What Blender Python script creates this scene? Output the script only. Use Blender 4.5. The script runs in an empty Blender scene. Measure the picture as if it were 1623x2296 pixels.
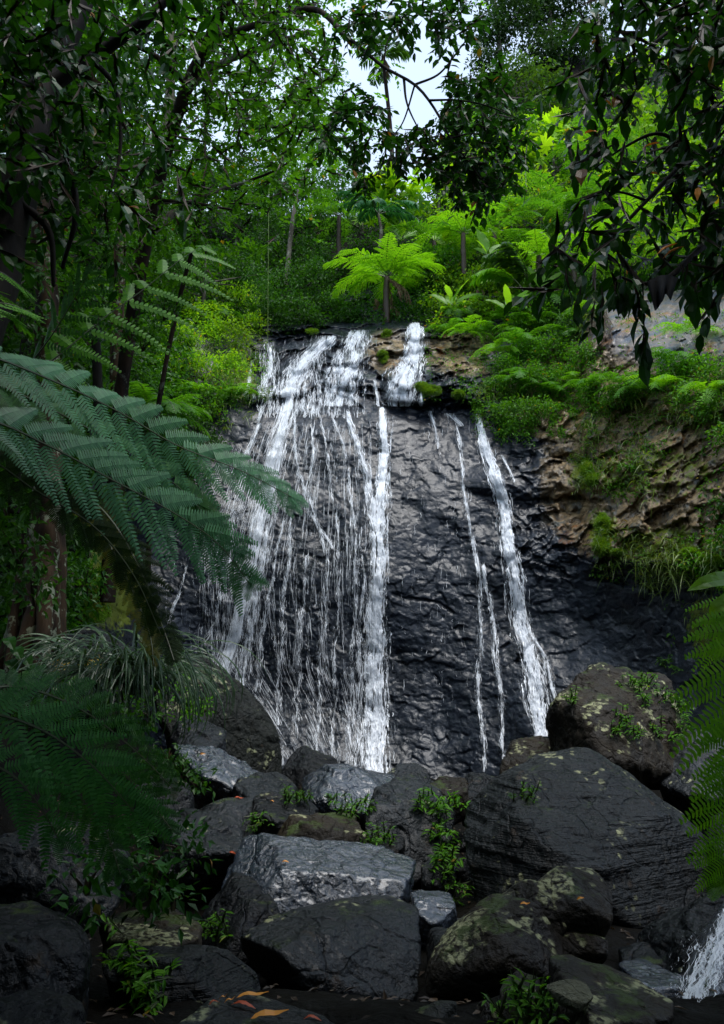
import bpy, bmesh, math, random
import numpy as np
from mathutils import Vector, Matrix
R = math.radians
rng = np.random.default_rng(7)
random.seed(7)
SC = bpy.context.scene
COL = SC.collection
# ------------------------------------------------------------- camera
F, W, H = 1959.0, 1623.0, 2296.0
CAMZ, PITCH = 1.6, R(10.2)
cd = bpy.data.cameras.new("camera"); cam = bpy.data.objects.new("camera", cd); COL.objects.link(cam)
cam.location = (0, 0, CAMZ); cam.rotation_euler = (math.pi/2 + PITCH, 0, 0)
cd.sensor_fit = 'VERTICAL'; cd.sensor_height = 36; cd.lens = 36*F/H; cd.clip_start = .05; cd.clip_end = 2000
SC.camera = cam
# ------------------------------------------------------------- sky, sun, exposure
SUN_EL, SUN_AZ = R(73), R(140)     # azimuth measured from +Y (into the picture) towards +X
w = bpy.data.worlds.new("World"); SC.world = w; w.use_nodes = True
nt = w.node_tree; nt.nodes.clear()
sky = nt.nodes.new('ShaderNodeTexSky'); sky.sky_type = 'NISHITA'; sky.sun_disc = False
sky.sun_elevation = SUN_EL; sky.sun_rotation = SUN_AZ; sky.dust_density = 3; sky.ozone_density = 1.5; sky.air_density = 1.1
tc = nt.nodes.new('ShaderNodeTexCoord')
cn = nt.nodes.new('ShaderNodeTexNoise'); cn.inputs['Scale'].default_value = 2.2; cn.inputs['Detail'].default_value = 6
cr = nt.nodes.new('ShaderNodeValToRGB'); cr.color_ramp.elements[0].position = .3; cr.color_ramp.elements[0].color = (.7,.7,.7,1)
cr.color_ramp.elements[1].position = .62; cr.color_ramp.elements[1].color = (.97,.97,.97,1)
mx = nt.nodes.new('ShaderNodeMix'); mx.data_type = 'RGBA'; mx.inputs[7].default_value = (5.9, 7.3, 9.5, 1)
bg = nt.nodes.new('ShaderNodeBackground'); bg.inputs[1].default_value = .088
wo = nt.nodes.new('ShaderNodeOutputWorld')
L = nt.links.new
L(tc.outputs['Generated'], cn.inputs['Vector']); L(cn.outputs[0], cr.inputs[0]); L(cr.outputs[0], mx.inputs[0])
L(sky.outputs[0], mx.inputs[6]); L(mx.outputs[2], bg.inputs[0]); L(bg.outputs[0], wo.inputs[0])
ld = bpy.data.lights.new("sun", 'SUN'); ld.energy = 2.1; ld.angle = R(35); ld.color = (1, .975, .94)
lo = bpy.data.objects.new("sun", ld); COL.objects.link(lo)
sd = Vector((math.sin(SUN_AZ)*math.cos(SUN_EL), math.cos(SUN_AZ)*math.cos(SUN_EL), math.sin(SUN_EL)))
lo.rotation_euler = sd.to_track_quat('Z', 'Y').to_euler(); lo.location = (0, 0, 60)
SC.view_settings.view_transform = 'Standard'; SC.view_settings.look = 'None'
SC.view_settings.exposure = 0.8; SC.view_settings.gamma = 1.0
SC.render.engine = 'CYCLES'
cy = SC.cycles; cy.use_denoising = True; cy.max_bounces = 5; cy.diffuse_bounces = 3; cy.glossy_bounces = 2
cy.transmission_bounces = 2; cy.transparent_max_bounces = 8; cy.caustics_reflective = False; cy.caustics_refractive = False
cy.sample_clamp_indirect = 4

# ------------------------------------------------------------- helpers
CP, SP = math.cos(PITCH), math.sin(PITCH)
def PX(px, py, Y):
    """world point seen at photograph position (px,py) standing Y metres into the scene (arrays allowed)"""
    px, py, Y = np.broadcast_arrays(np.asarray(px, float), np.asarray(py, float), np.asarray(Y, float))
    u = (px - W/2)/F; v = (H/2 - py)/F
    dy = CP - v*SP; dz = SP + v*CP
    s = Y/dy
    return np.stack([u*s, Y, CAMZ + dz*s], -1)
def pxm(Y): return Y/F           # metres per photograph pixel at depth Y
_perm = rng.permutation(256); _perm = np.concatenate([_perm, _perm]).astype(np.int64)
_g = rng.normal(size=(256, 3)); _g /= np.linalg.norm(_g, axis=1)[:, None]
def noise(p):
    p = np.asarray(p, float); sh = p.shape[:-1]; p = p.reshape(-1, 3)
    i = np.floor(p).astype(np.int64); f = p - i; i &= 255
    u = f*f*f*(f*(f*6-15)+10)
    out = np.zeros(len(p))
    for dx in (0, 1):
        wx = u[:, 0] if dx else 1-u[:, 0]
        for dy in (0, 1):
            wy = u[:, 1] if dy else 1-u[:, 1]
            for dz in (0, 1):
                wz = u[:, 2] if dz else 1-u[:, 2]
                h = _perm[_perm[_perm[(i[:, 0]+dx) & 255] + ((i[:, 1]+dy) & 255)] + ((i[:, 2]+dz) & 255)]
                g = _g[h]
                out += wx*wy*wz*(g[:, 0]*(f[:, 0]-dx) + g[:, 1]*(f[:, 1]-dy) + g[:, 2]*(f[:, 2]-dz))
    return (out*1.5).reshape(sh)
def fbm(p, o=4, lac=2.1, gain=.5, ridge=False):
    p = np.asarray(p, float); a = 1; t = 0; s = 0
    for k in range(o):
        n = noise(p + k*17.3)
        if ridge: n = 1 - 2*np.abs(n)
        t = t + a*n; s += a; a *= gain; p = p*lac
    return t/s
def cells(p, jitter=.9):
    """worley: returns F1, F2, cell id hash"""
    sh = p.shape[:-1]; p = p.reshape(-1, 3); i = np.floor(p).astype(np.int64)
    f1 = np.full(len(p), 9.); f2 = np.full(len(p), 9.); idd = np.zeros(len(p))
    for dx in (-1, 0, 1):
        for dy in (-1, 0, 1):
            for dz in (-1, 0, 1):
                c = i + np.array([dx, dy, dz]); cc = c & 255
                h = _perm[_perm[_perm[cc[:, 0]] + cc[:, 1]] + cc[:, 2]]
                q = c + .5 + _g[h]*.5*jitter
                d = np.linalg.norm(p-q, axis=1)
                m = d < f1; f2 = np.where(m, f1, np.minimum(f2, d)); f1 = np.where(m, d, f1); idd = np.where(m, h/255., idd)
    return f1.reshape(sh), f2.reshape(sh), idd.reshape(sh)
def facets(p, seed=0., jitter=.9, tilt=.6):
    """a field of tilted flat faces, one per cell"""
    sh = p.shape[:-1]; p = p.reshape(-1, 3)+seed; i = np.floor(p).astype(np.int64); f1 = np.full(len(p), 9.); out = np.zeros(len(p))
    for dx in (-1, 0, 1):
        for dy in (-1, 0, 1):
            for dz in (-1, 0, 1):
                c = i + np.array([dx, dy, dz]); cc = c & 255; h = _perm[_perm[_perm[cc[:, 0]] + cc[:, 1]] + cc[:, 2]]
                q = c + .5 + _g[h]*.5*jitter; d = np.linalg.norm(p-q, axis=1); m = d < f1; f1 = np.where(m, d, f1)
                out = np.where(m, h/255.-.5 + ((p-q)*_g[(h*7+3) & 255]).sum(1)*tilt, out)
    return out.reshape(sh)
def sstep(a, b, x):
    t = np.clip((x-a)/(b-a), 0, 1); return t*t*(3-2*t)
def unit(v):
    v = np.asarray(v, float); return v/np.maximum(np.linalg.norm(v, axis=-1, keepdims=True), 1e-9)

class MB:
    """collects numpy vertices and faces; build() links them as ONE mesh object"""
    def __init__(s): s.V = []; s.F = []; s.n = 0
    def add(s, V, Fc, mat=0):
        V = np.asarray(V, float).reshape(-1, 3)
        if len(V) == 0: return
        s.V.append(V); s.F.append((np.asarray(Fc, np.int64) + s.n, mat)); s.n += len(V)
    def build(s, name, mats, parent=None, smooth=False, attr=None):
        me = bpy.data.meshes.new(name)
        V = np.concatenate(s.V)
        org = np.zeros(3)
        if parent is not None: org = np.array(parent.location)
        V = V - org
        me.vertices.add(len(V)); me.vertices.foreach_set('co', V.astype(np.float32).ravel())
        loops = np.concatenate([f.ravel() for f, m in s.F])
        tot = np.concatenate([np.full(len(f), f.shape[1]) for f, m in s.F])
        mi = np.concatenate([np.full(len(f), m) for f, m in s.F])
        st = np.concatenate([[0], np.cumsum(tot)[:-1]])
        me.loops.add(len(loops)); me.loops.foreach_set('vertex_index', loops.astype(np.int32))
        me.polygons.add(len(tot)); me.polygons.foreach_set('loop_start', st.astype(np.int32))
        me.polygons.foreach_set('loop_total', tot.astype(np.int32))
        me.polygons.foreach_set('material_index', mi.astype(np.int32))
        me.polygons.foreach_set('use_smooth', np.full(len(tot), smooth))
        if not isinstance(mats, (list, tuple)): mats = [mats]
        for m in mats: me.materials.append(m)
        me.update(calc_edges=True); me.validate(clean_customdata=False)
        if attr is not None:
            for k, a in attr.items():
                at = me.attributes.new(k, 'FLOAT', 'POINT'); at.data.foreach_set('value', np.asarray(a, np.float32))
        o = bpy.data.objects.new(name, me); COL.objects.link(o)
        if parent is not None: o.parent = parent
        return o
def tag(o, label=None, cat=None, group=None, kind=None):
    if label: o['label'] = label
    if cat: o['category'] = cat
    if group: o['group'] = group
    if kind: o['kind'] = kind
    return o
def empty(name, loc, label, cat, group=None):
    o = bpy.data.objects.new(name, None); COL.objects.link(o); o.location = Vector([float(c) for c in loc])
    o.empty_display_size = .2
    return tag(o, label, cat, group)

def gridmesh(Pt):
    """Pt: (h,w,3) -> V, quads"""
    h, w_ = Pt.shape[:2]; idx = np.arange(h*w_).reshape(h, w_)
    Fq = np.stack([idx[:-1, :-1], idx[1:, :-1], idx[1:, 1:], idx[:-1, 1:]], -1).reshape(-1, 4)
    return Pt.reshape(-1, 3), Fq
def spline(pts, n):
    """Catmull-Rom through pts (k,3), n samples"""
    p = np.asarray(pts, float)
    if len(p) == 2: t = np.linspace(0, 1, n)[:, None]; return p[0]*(1-t)+p[1]*t
    q = np.concatenate([[2*p[0]-p[1]], p, [2*p[-1]-p[-2]]]); t = np.linspace(0, len(p)-1-1e-6, n); i = t.astype(int); f = (t-i)[:, None]
    a, b, c, d = q[i], q[i+1], q[i+2], q[i+3]
    return .5*((2*b)+(-a+c)*f+(2*a-5*b+4*c-d)*f*f+(-a+3*b-3*c+d)*f**3)
def tube(mb, pts, r0, r1, sides=7, n=None, rough=0., mat=0, prof=None):
    n = n or max(6, len(pts)*5); c = spline(pts, n); k = len(c)
    T = unit(np.gradient(c, axis=0)); ref = np.array([.13, .97, .2])
    A = unit(np.cross(T, ref)); B = np.cross(T, A)
    rad = np.linspace(r0, r1, k) if prof is None else prof(np.linspace(0, 1, k))
    th = np.linspace(0, 2*np.pi, sides, endpoint=False)
    ring = A[:, None]*np.cos(th)[None, :, None] + B[:, None]*np.sin(th)[None, :, None]
    rr = rad[:, None]*np.ones(sides)
    if rough: rr = rr*(1+rough*fbm((c[:, None]+ring*rad[:, None, None])*(.5/max(r0, .01))*1.2, 3))
    V = c[:, None] + ring*rr[..., None]
    idx = np.arange(k*sides).reshape(k, sides); nx = np.roll(idx, -1, 1)
    Fq = np.stack([idx[:-1], nx[:-1], nx[1:], idx[1:]], -1).reshape(-1, 4)
    mb.add(V, Fq, mat)
    # end cap
    mb.add(np.concatenate([V[-1], c[-1:]+T[-1]*rad[-1]]), np.array([[i, (i+1) % sides, sides] for i in range(sides)]), mat)
    return c
LEAF4 = (np.array([[0, 0, 0], [.42, .5, .07], [1, 0, -.08], [.42, -.5, .07]]), np.array([[0, 2, 1], [0, 3, 2]]))
LEAF8 = (np.array([[0, 0, 0], [.25, .36, .05], [.6, .42, .02], [1, 0, -.2], [.6, -.42, .02], [.25, -.36, .05], [.3, 0, -.02], [.65, 0, -.06]]),
         np.array([[0, 6, 1, 1], [1, 6, 7, 2], [2, 7, 3, 3], [0, 5, 6, 6], [5, 4, 7, 6], [4, 3, 7, 7]]))
LEAF8 = (LEAF8[0], np.array([[0, 6, 1], [1, 6, 7], [1, 7, 2], [2, 7, 3], [0, 5, 6], [5, 4, 7], [5, 7, 6], [4, 3, 7]]))
def leaves(mb, C, A, N, Ln, Wd, shape=LEAF4, mat=0):
    """place leaves: base C, axis A, approx normal N, lengths, widths"""
    C = np.asarray(C, float).reshape(-1, 3); n = len(C)
    if n == 0: return
    A = unit(np.broadcast_to(A, (n, 3))); S = unit(np.cross(np.broadcast_to(N, (n, 3)), A)); Nn = np.cross(A, S)
    Ln = np.broadcast_to(Ln, (n,)); Wd = np.broadcast_to(Wd, (n,))
    sv, sf = shape
    V = C[:, None] + A[:, None]*(sv[None, :, 0:1]*Ln[:, None, None]) + S[:, None]*(sv[None, :, 1:2]*Wd[:, None, None]) + Nn[:, None]*(sv[None, :, 2:3]*Ln[:, None, None])
    Fc = sf[None] + (np.arange(n)*len(sv))[:, None, None]
    mb.add(V, Fc.reshape(-1, sf.shape[1]), mat)
def rdir(n, zmin=-1):
    v = rng.normal(size=(n, 3)); v = unit(v)
    if zmin > -1: v[:, 2] = np.where(v[:, 2] < zmin, -v[:, 2]*.5, v[:, 2])
    return unit(v)
def clumps(mb, centers, rad, k, ln, asp=.45, shape=LEAF4, droop=.35, spread=1., mat=0):
    """sprigs: k leaves about each centre, leaves leave the sprig outward and droop"""
    M = len(centers)
    c = np.repeat(np.asarray(centers, float), k, 0)
    d = rdir(M*k); r = np.repeat(np.broadcast_to(rad, (M,)), k)*rng.random(M*k)**.5
    pos = c + d*r[:, None]*np.array([spread, spread, .75])
    ax = unit(d*.8 + rdir(M*k)*.7 + np.array([0, 0, -droop]))
    nn = unit(rdir(M*k)*.75 + np.array([0, -.15, 1.0]))
    l = ln*(.65+.7*rng.random(M*k))
    leaves(mb, pos, ax, nn, l, l*asp*(.8+.4*rng.random(M*k)), shape, mat)
def blobfoliage(mb, center, radii, nclump, k, ln, asp=.45, shape=LEAF4, droop=.3, crad=.35, shell=.55, low=-.45):
    d = rdir(nclump, low); r = shell + (1-shell)*rng.random(nclump)**.6
    n3 = fbm(d*1.6 + np.asarray(center)*.37, 3)
    r = r*(1 + .55*n3)
    keep = fbm(d*2.7+np.asarray(center)*.9, 2) > -.28
    c = np.asarray(center) + (d*np.asarray(radii))*r[:, None]
    clumps(mb, c[keep], crad*(.6+.8*rng.random(keep.sum())), k, ln, asp, shape, droop)

# ------------------------------------------------------------- materials
def newmat(name):
    m = bpy.data.materials.new(name); m.use_nodes = True; n = m.node_tree; n.nodes.clear()
    return m, n
def nd(n, t, **kw):
    x = n.nodes.new(t)
    for k, v in kw.items():
        if k.startswith('i_'): x.inputs[k[2:].replace('_', ' ')].default_value = v
        else: setattr(x, k, v)
    return x
def ramp(n, stops, src=None):
    r = n.nodes.new('ShaderNodeValToRGB'); e = r.color_ramp.elements
    while len(e) < len(stops): e.new(.5)
    for i, (p, c) in enumerate(stops):
        e[i].position = p; e[i].color = (c, c, c, 1) if isinstance(c, (int, float)) else (*c, 1)
    if src is not None: n.links.new(src, r.inputs[0])
    return r
def mixc(n, fac, a, b):
    m = n.nodes.new('ShaderNodeMix'); m.data_type = 'RGBA'
    for s, v in ((0, fac), (6, a), (7, b)):
        if isinstance(v, bpy.types.NodeSocket): n.links.new(v, m.inputs[s])
        else: m.inputs[s].default_value = v if s == 0 else (*v, 1)
    return m.outputs[2]
def mth(n, op, a, b=None):
    m = n.nodes.new('ShaderNodeMath'); m.operation = op
    for s, v in ((0, a), (1, b)):
        if v is None: continue
        if isinstance(v, bpy.types.NodeSocket): n.links.new(v, m.inputs[s])
        else: m.inputs[s].default_value = v
    return m.outputs[0]
def leafmat(name, c0, c1, trans=.35, rough=.38, tcol=None, spec=.5, rare=None, bigvar=.35):
    m, n = newmat(name); l = n.links.new
    g = nd(n, 'ShaderNodeNewGeometry')
    stops = [(0, c0), (.9 if rare else 1, c1)]
    if rare: stops += [(.99, c1), (.992, rare)]
    r = ramp(n, stops, g.outputs['Random Per Island'])
    nz = nd(n, 'ShaderNodeTexNoise', i_Scale=.55, i_Detail=3.); l(g.outputs['Position'], nz.inputs['Vector'])
    v = ramp(n, [(.3, 1-bigvar), (.7, 1+bigvar)], nz.outputs[0])
    hs = nd(n, 'ShaderNodeMix', data_type='RGBA', blend_type='MULTIPLY'); hs.inputs[0].default_value = 1
    l(r.outputs[0], hs.inputs[6]); l(v.outputs[0], hs.inputs[7]); col = hs.outputs[2]
    p = nd(n, 'ShaderNodeBsdfPrincipled', i_Roughness=rough); p.inputs['Specular IOR Level'].default_value = spec
    l(col, p.inputs['Base Color'])
    t = nd(n, 'ShaderNodeBsdfTranslucent')
    tm = nd(n, 'ShaderNodeMix', data_type='RGBA', blend_type='MULTIPLY'); tm.inputs[0].default_value = 1
    l(col, tm.inputs[6]); tm.inputs[7].default_value = (*(tcol or (1.9, 1.7, .6)), 1); l(tm.outputs[2], t.inputs[0])
    ms = nd(n, 'ShaderNodeMixShader'); ms.inputs[0].default_value = trans
    l(p.outputs[0], ms.inputs[1]); l(t.outputs[0], ms.inputs[2])
    o = nd(n, 'ShaderNodeOutputMaterial'); l(ms.outputs[0], o.inputs[0])
    return m
def barkmat(name, c0, c1, lichen=(.35, .36, .28), lich=.5, scale=6.):
    m, n = newmat(name); l = n.links.new
    g = nd(n, 'ShaderNodeNewGeometry')
    mp = nd(n, 'ShaderNodeMapping'); mp.inputs['Scale'].default_value = (1, 1, .22); l(g.outputs['Position'], mp.inputs[0])
    a = nd(n, 'ShaderNodeTexNoise', i_Scale=scale, i_Detail=6.); l(mp.outputs[0], a.inputs['Vector'])
    b = nd(n, 'ShaderNodeTexNoise', i_Scale=scale*.8, i_Detail=5., i_Roughness=.65); l(g.outputs['Position'], b.inputs['Vector'])
    c = mixc(n, ramp(n, [(.35, 0), (.65, 1)], a.outputs[0]).outputs[0], c0, c1)
    c = mixc(n, ramp(n, [(lich, 0), (lich+.05, 1)], b.outputs[0]).outputs[0], c, lichen)
    p = nd(n, 'ShaderNodeBsdfPrincipled', i_Roughness=.75); p.inputs['Specular IOR Level'].default_value = .15; l(c, p.inputs['Base Color'])
    bp = nd(n, 'ShaderNodeBump', i_Strength=.8, i_Distance=.03); l(a.outputs[0], bp.inputs['Height']); l(bp.outputs[0], p.inputs['Normal'])
    o = nd(n, 'ShaderNodeOutputMaterial'); l(p.outputs[0], o.inputs[0])
    return m
def plainmat(name, c, rough=.6, noise_=.3, sc=8., spec=.5):
    m, n = newmat(name); l = n.links.new
    g = nd(n, 'ShaderNodeNewGeometry'); a = nd(n, 'ShaderNodeTexNoise', i_Scale=sc, i_Detail=4.); l(g.outputs['Position'], a.inputs['Vector'])
    cc = mixc(n, a.outputs[0], tuple(x*(1-noise_) for x in c), tuple(x*(1+noise_) for x in c))
    p = nd(n, 'ShaderNodeBsdfPrincipled', i_Roughness=rough); l(cc, p.inputs['Base Color']); p.inputs['Specular IOR Level'].default_value = spec
    o = nd(n, 'ShaderNodeOutputMaterial'); l(p.outputs[0], o.inputs[0])
    return m
def rockmat(name, c0, c1, rough=.4, lichen=.64, lichcol=(.34, .35, .19), moss=.75, strata=0., bump=1., sc=1., spec=.5, coat=0., zones=False, brownspot=.62, crack=True):
    """wet stone: two greys, brown stains, round lichen patches, moss on the upward faces"""
    m, n = newmat(name); l = n.links.new
    g = nd(n, 'ShaderNodeNewGeometry'); P = g.outputs['Position']
    def nz(s, d=6., ro=.55, src=P):
        x = nd(n, 'ShaderNodeTexNoise', i_Scale=s*sc, i_Detail=d, i_Roughness=ro); l(src, x.inputs['Vector']); return x.outputs[0]
    n1 = nz(1.3, 8., .62); n2 = nz(6., 6., .6); n3 = nz(26., 4., .6); n4 = nz(2.7, 5., .7)
    col = mixc(n, ramp(n, [(.35, 0), (.66, 1)], n1).outputs[0], c0, c1)
    col = mixc(n, mth(n, 'MULTIPLY', ramp(n, [(.3, 1), (.6, 0)], n2).outputs[0], .45), col, tuple(x*.45 for x in c0))
    brown = (.085, .05, .025)
    col = mixc(n, mth(n, 'MULTIPLY', ramp(n, [(brownspot, 0), (brownspot+.14, 1)], n4).outputs[0], .7), col, brown)
    sep = nd(n, 'ShaderNodeSeparateXYZ'); l(g.outputs['Normal'], sep.inputs[0])
    if zones:
        def at(nm): 
            a = nd(n, 'ShaderNodeAttribute', attribute_name=nm); return a.outputs['Fac']
        tan = mixc(n, ramp(n, [(.38, 0), (.62, 1)], n2).outputs[0], (.085, .055, .026), (.33, .23, .12))
        tan = mixc(n, ramp(n, [(.52, 0), (.64, 1)], n4).outputs[0], tan, (.1, .1, .085))
        tan = mixc(n, ramp(n, [(.62, 0), (.7, 1)], n1).outputs[0], tan, (.3, .12, .03))
        edge = mth(n, 'ADD', at('tan'), mth(n, 'MULTIPLY', mth(n, 'SUBTRACT', n4, .5), .8))
        col = mixc(n, ramp(n, [(.4, 0), (.6, 1)], edge).outputs[0], col, tan)
        gry = mixc(n, ramp(n, [(.4, 0), (.6, 1)], n4).outputs[0], (.1, .115, .145), (.2, .16, .125))
        gry = mixc(n, ramp(n, [(.56, 0), (.66, 1)], n1).outputs[0], gry, (.26, .13, .05))
        edge = mth(n, 'ADD', at('pale'), mth(n, 'MULTIPLY', mth(n, 'SUBTRACT', n2, .5), .5))
        col = mixc(n, ramp(n, [(.4, 0), (.6, 1)], edge).outputs[0], col, gry)
        edge = mth(n, 'ADD', at('moss'), mth(n, 'MULTIPLY', mth(n, 'SUBTRACT', n2, .5), 1.2))
        col = mixc(n, ramp(n, [(.5, 0), (.62, 1)], edge).outputs[0], col, (.12, .15, .012))
    if lichen < 1:
        vo = nd(n, 'ShaderNodeTexVoronoi', i_Scale=9.*sc); 
        ad = nd(n, 'ShaderNodeVectorMath', operation='ADD'); l(P, ad.inputs[0])
        nv = nd(n, 'ShaderNodeTexNoise', i_Scale=14.*sc, i_Detail=3.); l(P, nv.inputs['Vector'])
        sv = nd(n, 'ShaderNodeVectorMath', operation='SCALE'); l(nv.outputs[1], sv.inputs[0]); sv.inputs['Scale'].default_value = .09/sc
        l(sv.outputs[0], ad.inputs[1]); l(ad.outputs[0], vo.inputs['Vector'])
        patch = ramp(n, [(.22, 1), (.3, 0)], vo.outputs['Distance']).outputs[0]
        nl = nz(1.9, 3., .6); up = mth(n, 'MULTIPLY', sep.outputs[2], .09)
        gate = ramp(n, [(lichen-.02, 0), (lichen+.04, 1)], mth(n, 'ADD', nl, up)).outputs[0]
        fine = ramp(n, [(.44, 0), (.56, 1)], n3).outputs[0]
        f_ = mth(n, 'MULTIPLY', mth(n, 'MULTIPLY', mth(n, 'MAXIMUM', patch, mth(n, 'MULTIPLY', fine, ramp(n, [(lichen+.05, 0), (lichen+.1, 1)], mth(n, 'ADD', nl, up)).outputs[0])), gate), .85)
        col = mixc(n, f_, col, lichcol)
    if moss < 1.2:
        up = mth(n, 'ADD', mth(n, 'MULTIPLY', sep.outputs[2], .35), nz(3.3, 6., .7))
        col = mixc(n, ramp(n, [(moss, 0), (moss+.08, .9)], up).outputs[0], col, (.035, .055, .01))
    p = nd(n, 'ShaderNodeBsdfPrincipled'); l(col, p.inputs['Base Color']); p.inputs['Specular IOR Level'].default_value = spec; p.inputs['Coat Weight'].default_value = coat; p.inputs['Coat Roughness'].default_value = .12
    l(ramp(n, [(.3, rough*.6), (.7, min(1, rough*1.5))], n2).outputs[0], p.inputs['Roughness'])
    h = mth(n, 'ADD', mth(n, 'MULTIPLY', n1, .5), mth(n, 'MULTIPLY', n2, .28))
    h = mth(n, 'ADD', h, mth(n, 'MULTIPLY', n3, .09))
    if crack:
        cv = nd(n, 'ShaderNodeTexVoronoi', i_Scale=2.6*sc, feature='DISTANCE_TO_EDGE'); 
        av = nd(n, 'ShaderNodeVectorMath', operation='ADD'); l(P, av.inputs[0]); s2 = nd(n, 'ShaderNodeVectorMath', operation='SCALE'); s2.inputs['Scale'].default_value = .5/sc
        nv2 = nd(n, 'ShaderNodeTexNoise', i_Scale=2.*sc, i_Detail=4.); l(P, nv2.inputs['Vector']); l(nv2.outputs[1], s2.inputs[0]); l(s2.outputs[0], av.inputs[1]); l(av.outputs[0], cv.inputs['Vector'])
        h = mth(n, 'ADD', h, mth(n, 'MULTIPLY', ramp(n, [(0, 0), (.05, 1)], cv.outputs[0]).outputs[0], .05))
    if strata:
        mp = nd(n, 'ShaderNodeMapping'); mp.inputs['Scale'].default_value = (.35, .35, 5.); mp.inputs['Rotation'].default_value = (0, R(-9), 0); l(P, mp.inputs[0])
        st = nd(n, 'ShaderNodeTexNoise', i_Scale=1.6*sc, i_Detail=6., i_Roughness=.6); l(mp.outputs[0], st.inputs['Vector'])
        h = mth(n, 'ADD', h, mth(n, 'MULTIPLY', st.outputs[0], strata))
    bp = nd(n, 'ShaderNodeBump', i_Strength=1.0, i_Distance=.16*bump); l(h, bp.inputs['Height']); l(bp.outputs[0], p.inputs['Normal'])
    o = nd(n, 'ShaderNodeOutputMaterial'); l(p.outputs[0], o.inputs[0])
    return m

M = {}
M['cliff'] = rockmat('wet_black_rock', (.0042, .0062, .0105), (.0155, .021, .032), coat=.12, rough=.34, lichen=2, moss=2, zones=True, bump=.45, sc=.9, brownspot=.95, spec=.3)
M['stone'] = rockmat('grey_stone', (.0045, .0058, .0072), (.017, .0205, .024), rough=.34, lichen=.66, moss=.92, bump=1.4, spec=.3, coat=.06)
M['wet'] = rockmat('wet_blue_stone', (.009, .014, .023), (.026, .037, .056), coat=.6, rough=.24, lichen=2, moss=2, spec=1., bump=1.3, brownspot=.7)
M['slab'] = rockmat('layered_stone', (.0045, .006, .0068), (.016, .0195, .021), rough=.42, lichen=.63, moss=.92, strata=.55, bump=1.5, spec=.25)
M['brown'] = rockmat('lichened_brown_stone', (.008, .0058, .0035), (.03, .022, .012), rough=.55, lichen=.59, moss=.84, bump=1.4, spec=.25)
M['mossy'] = rockmat('mossy_stone', (.007, .008, .006), (.02, .022, .016), rough=.5, lichen=.6, moss=.84, bump=1.4, spec=.25)
M['dark'] = rockmat('dark_stone', (.003, .0034, .004), (.009, .0105, .0125), rough=.36, lichen=.7, moss=.9, bump=1.4, spec=.25)
M['pale'] = rockmat('fresh_broken_stone', (.1, .1, .065), (.22, .22, .145), lichen=2, moss=2, rough=.7, bump=1.2, sc=3, spec=.2, brownspot=.9)
M['soil'] = rockmat('dark_soil', (.0025, .0022, .0018), (.007, .006, .004), rough=.85, lichen=2, moss=2, spec=.08, brownspot=.95)
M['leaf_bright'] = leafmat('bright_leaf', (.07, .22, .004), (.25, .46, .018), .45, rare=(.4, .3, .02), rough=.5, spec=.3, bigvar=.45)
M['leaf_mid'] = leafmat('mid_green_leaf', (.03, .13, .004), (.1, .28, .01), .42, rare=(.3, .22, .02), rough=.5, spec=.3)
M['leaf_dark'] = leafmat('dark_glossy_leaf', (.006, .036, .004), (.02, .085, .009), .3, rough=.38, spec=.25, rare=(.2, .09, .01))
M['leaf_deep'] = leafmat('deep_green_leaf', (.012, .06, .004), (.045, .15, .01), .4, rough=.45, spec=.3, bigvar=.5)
M['leaf_far'] = leafmat('far_green_leaf', (.03, .085, .012), (.07, .16, .018), .35, rough=.6, spec=.2)
M['leaf_fardark'] = leafmat('far_dark_leaf', (.012, .04, .01), (.03, .085, .014), .3, rough=.6, spec=.2)
M['fern_lime'] = leafmat('lime_fern', (.1, .3, .008), (.18, .42, .02), .45, bigvar=.15, rough=.5, spec=.3)
M['fern_mid'] = leafmat('green_fern', (.04, .17, .01), (.1, .28, .02), .42, bigvar=.2, rough=.5, spec=.3)
M['fern_blue'] = leafmat('blue_green_fern', (.03, .13, .045), (.065, .22, .08), .22, rough=.45, spec=.4, bigvar=.25, tcol=(1.2, 1.5, .7))
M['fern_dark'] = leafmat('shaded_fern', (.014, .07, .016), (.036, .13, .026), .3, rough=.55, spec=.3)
M['fern_yellow'] = leafmat('yellowing_fern', (.06, .085, .006), (.14, .13, .01), .4, bigvar=.2)
M['banana'] = leafmat('lime_broad_leaf', (.12, .3, .015), (.2, .42, .03), .55, bigvar=.12)
M['palm'] = leafmat('palm_leaf', (.03, .11, .012), (.08, .2, .02), .35, rough=.3)
M['moss'] = leafmat('cushion_moss', (.07, .17, .006), (.16, .3, .012), .4, rough=.7, bigvar=.2)
M['mossold'] = leafmat('golden_moss', (.07, .1, .008), (.2, .2, .02), .3, rough=.8)
M['grass'] = leafmat('grass_blade', (.06, .13, .015), (.16, .24, .04), .4, bigvar=.2, rare=(.3, .2, .08))
M['strap'] = leafmat('strap_leaf', (.02, .06, .02), (.07, .14, .05), .2, rough=.35, bigvar=.2)
M['dead'] = leafmat('dead_leaf', (.12, .07, .035), (.3, .2, .12), .3, rough=.8, tcol=(1.2, 1, .7))
M['orange'] = leafmat('orange_leaf', (.75, .24, .02), (.9, .42, .06), .15, rough=.5, tcol=(1.2, .9, .4), bigvar=.1)
M['redleaf'] = leafmat('red_leaf', (.4, .04, .012), (.6, .12, .03), .15, rough=.5, tcol=(1.2, .9, .4), bigvar=.1)
M['yellow'] = leafmat('yellow_petal', (.7, .5, .08), (.85, .65, .2), .3, rough=.6, tcol=(1, .95, .5), bigvar=.1)
M['bark_dark'] = barkmat('dark_bark', (.006, .005, .004), (.018, .014, .01), (.05, .05, .04), lich=.66)
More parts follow.
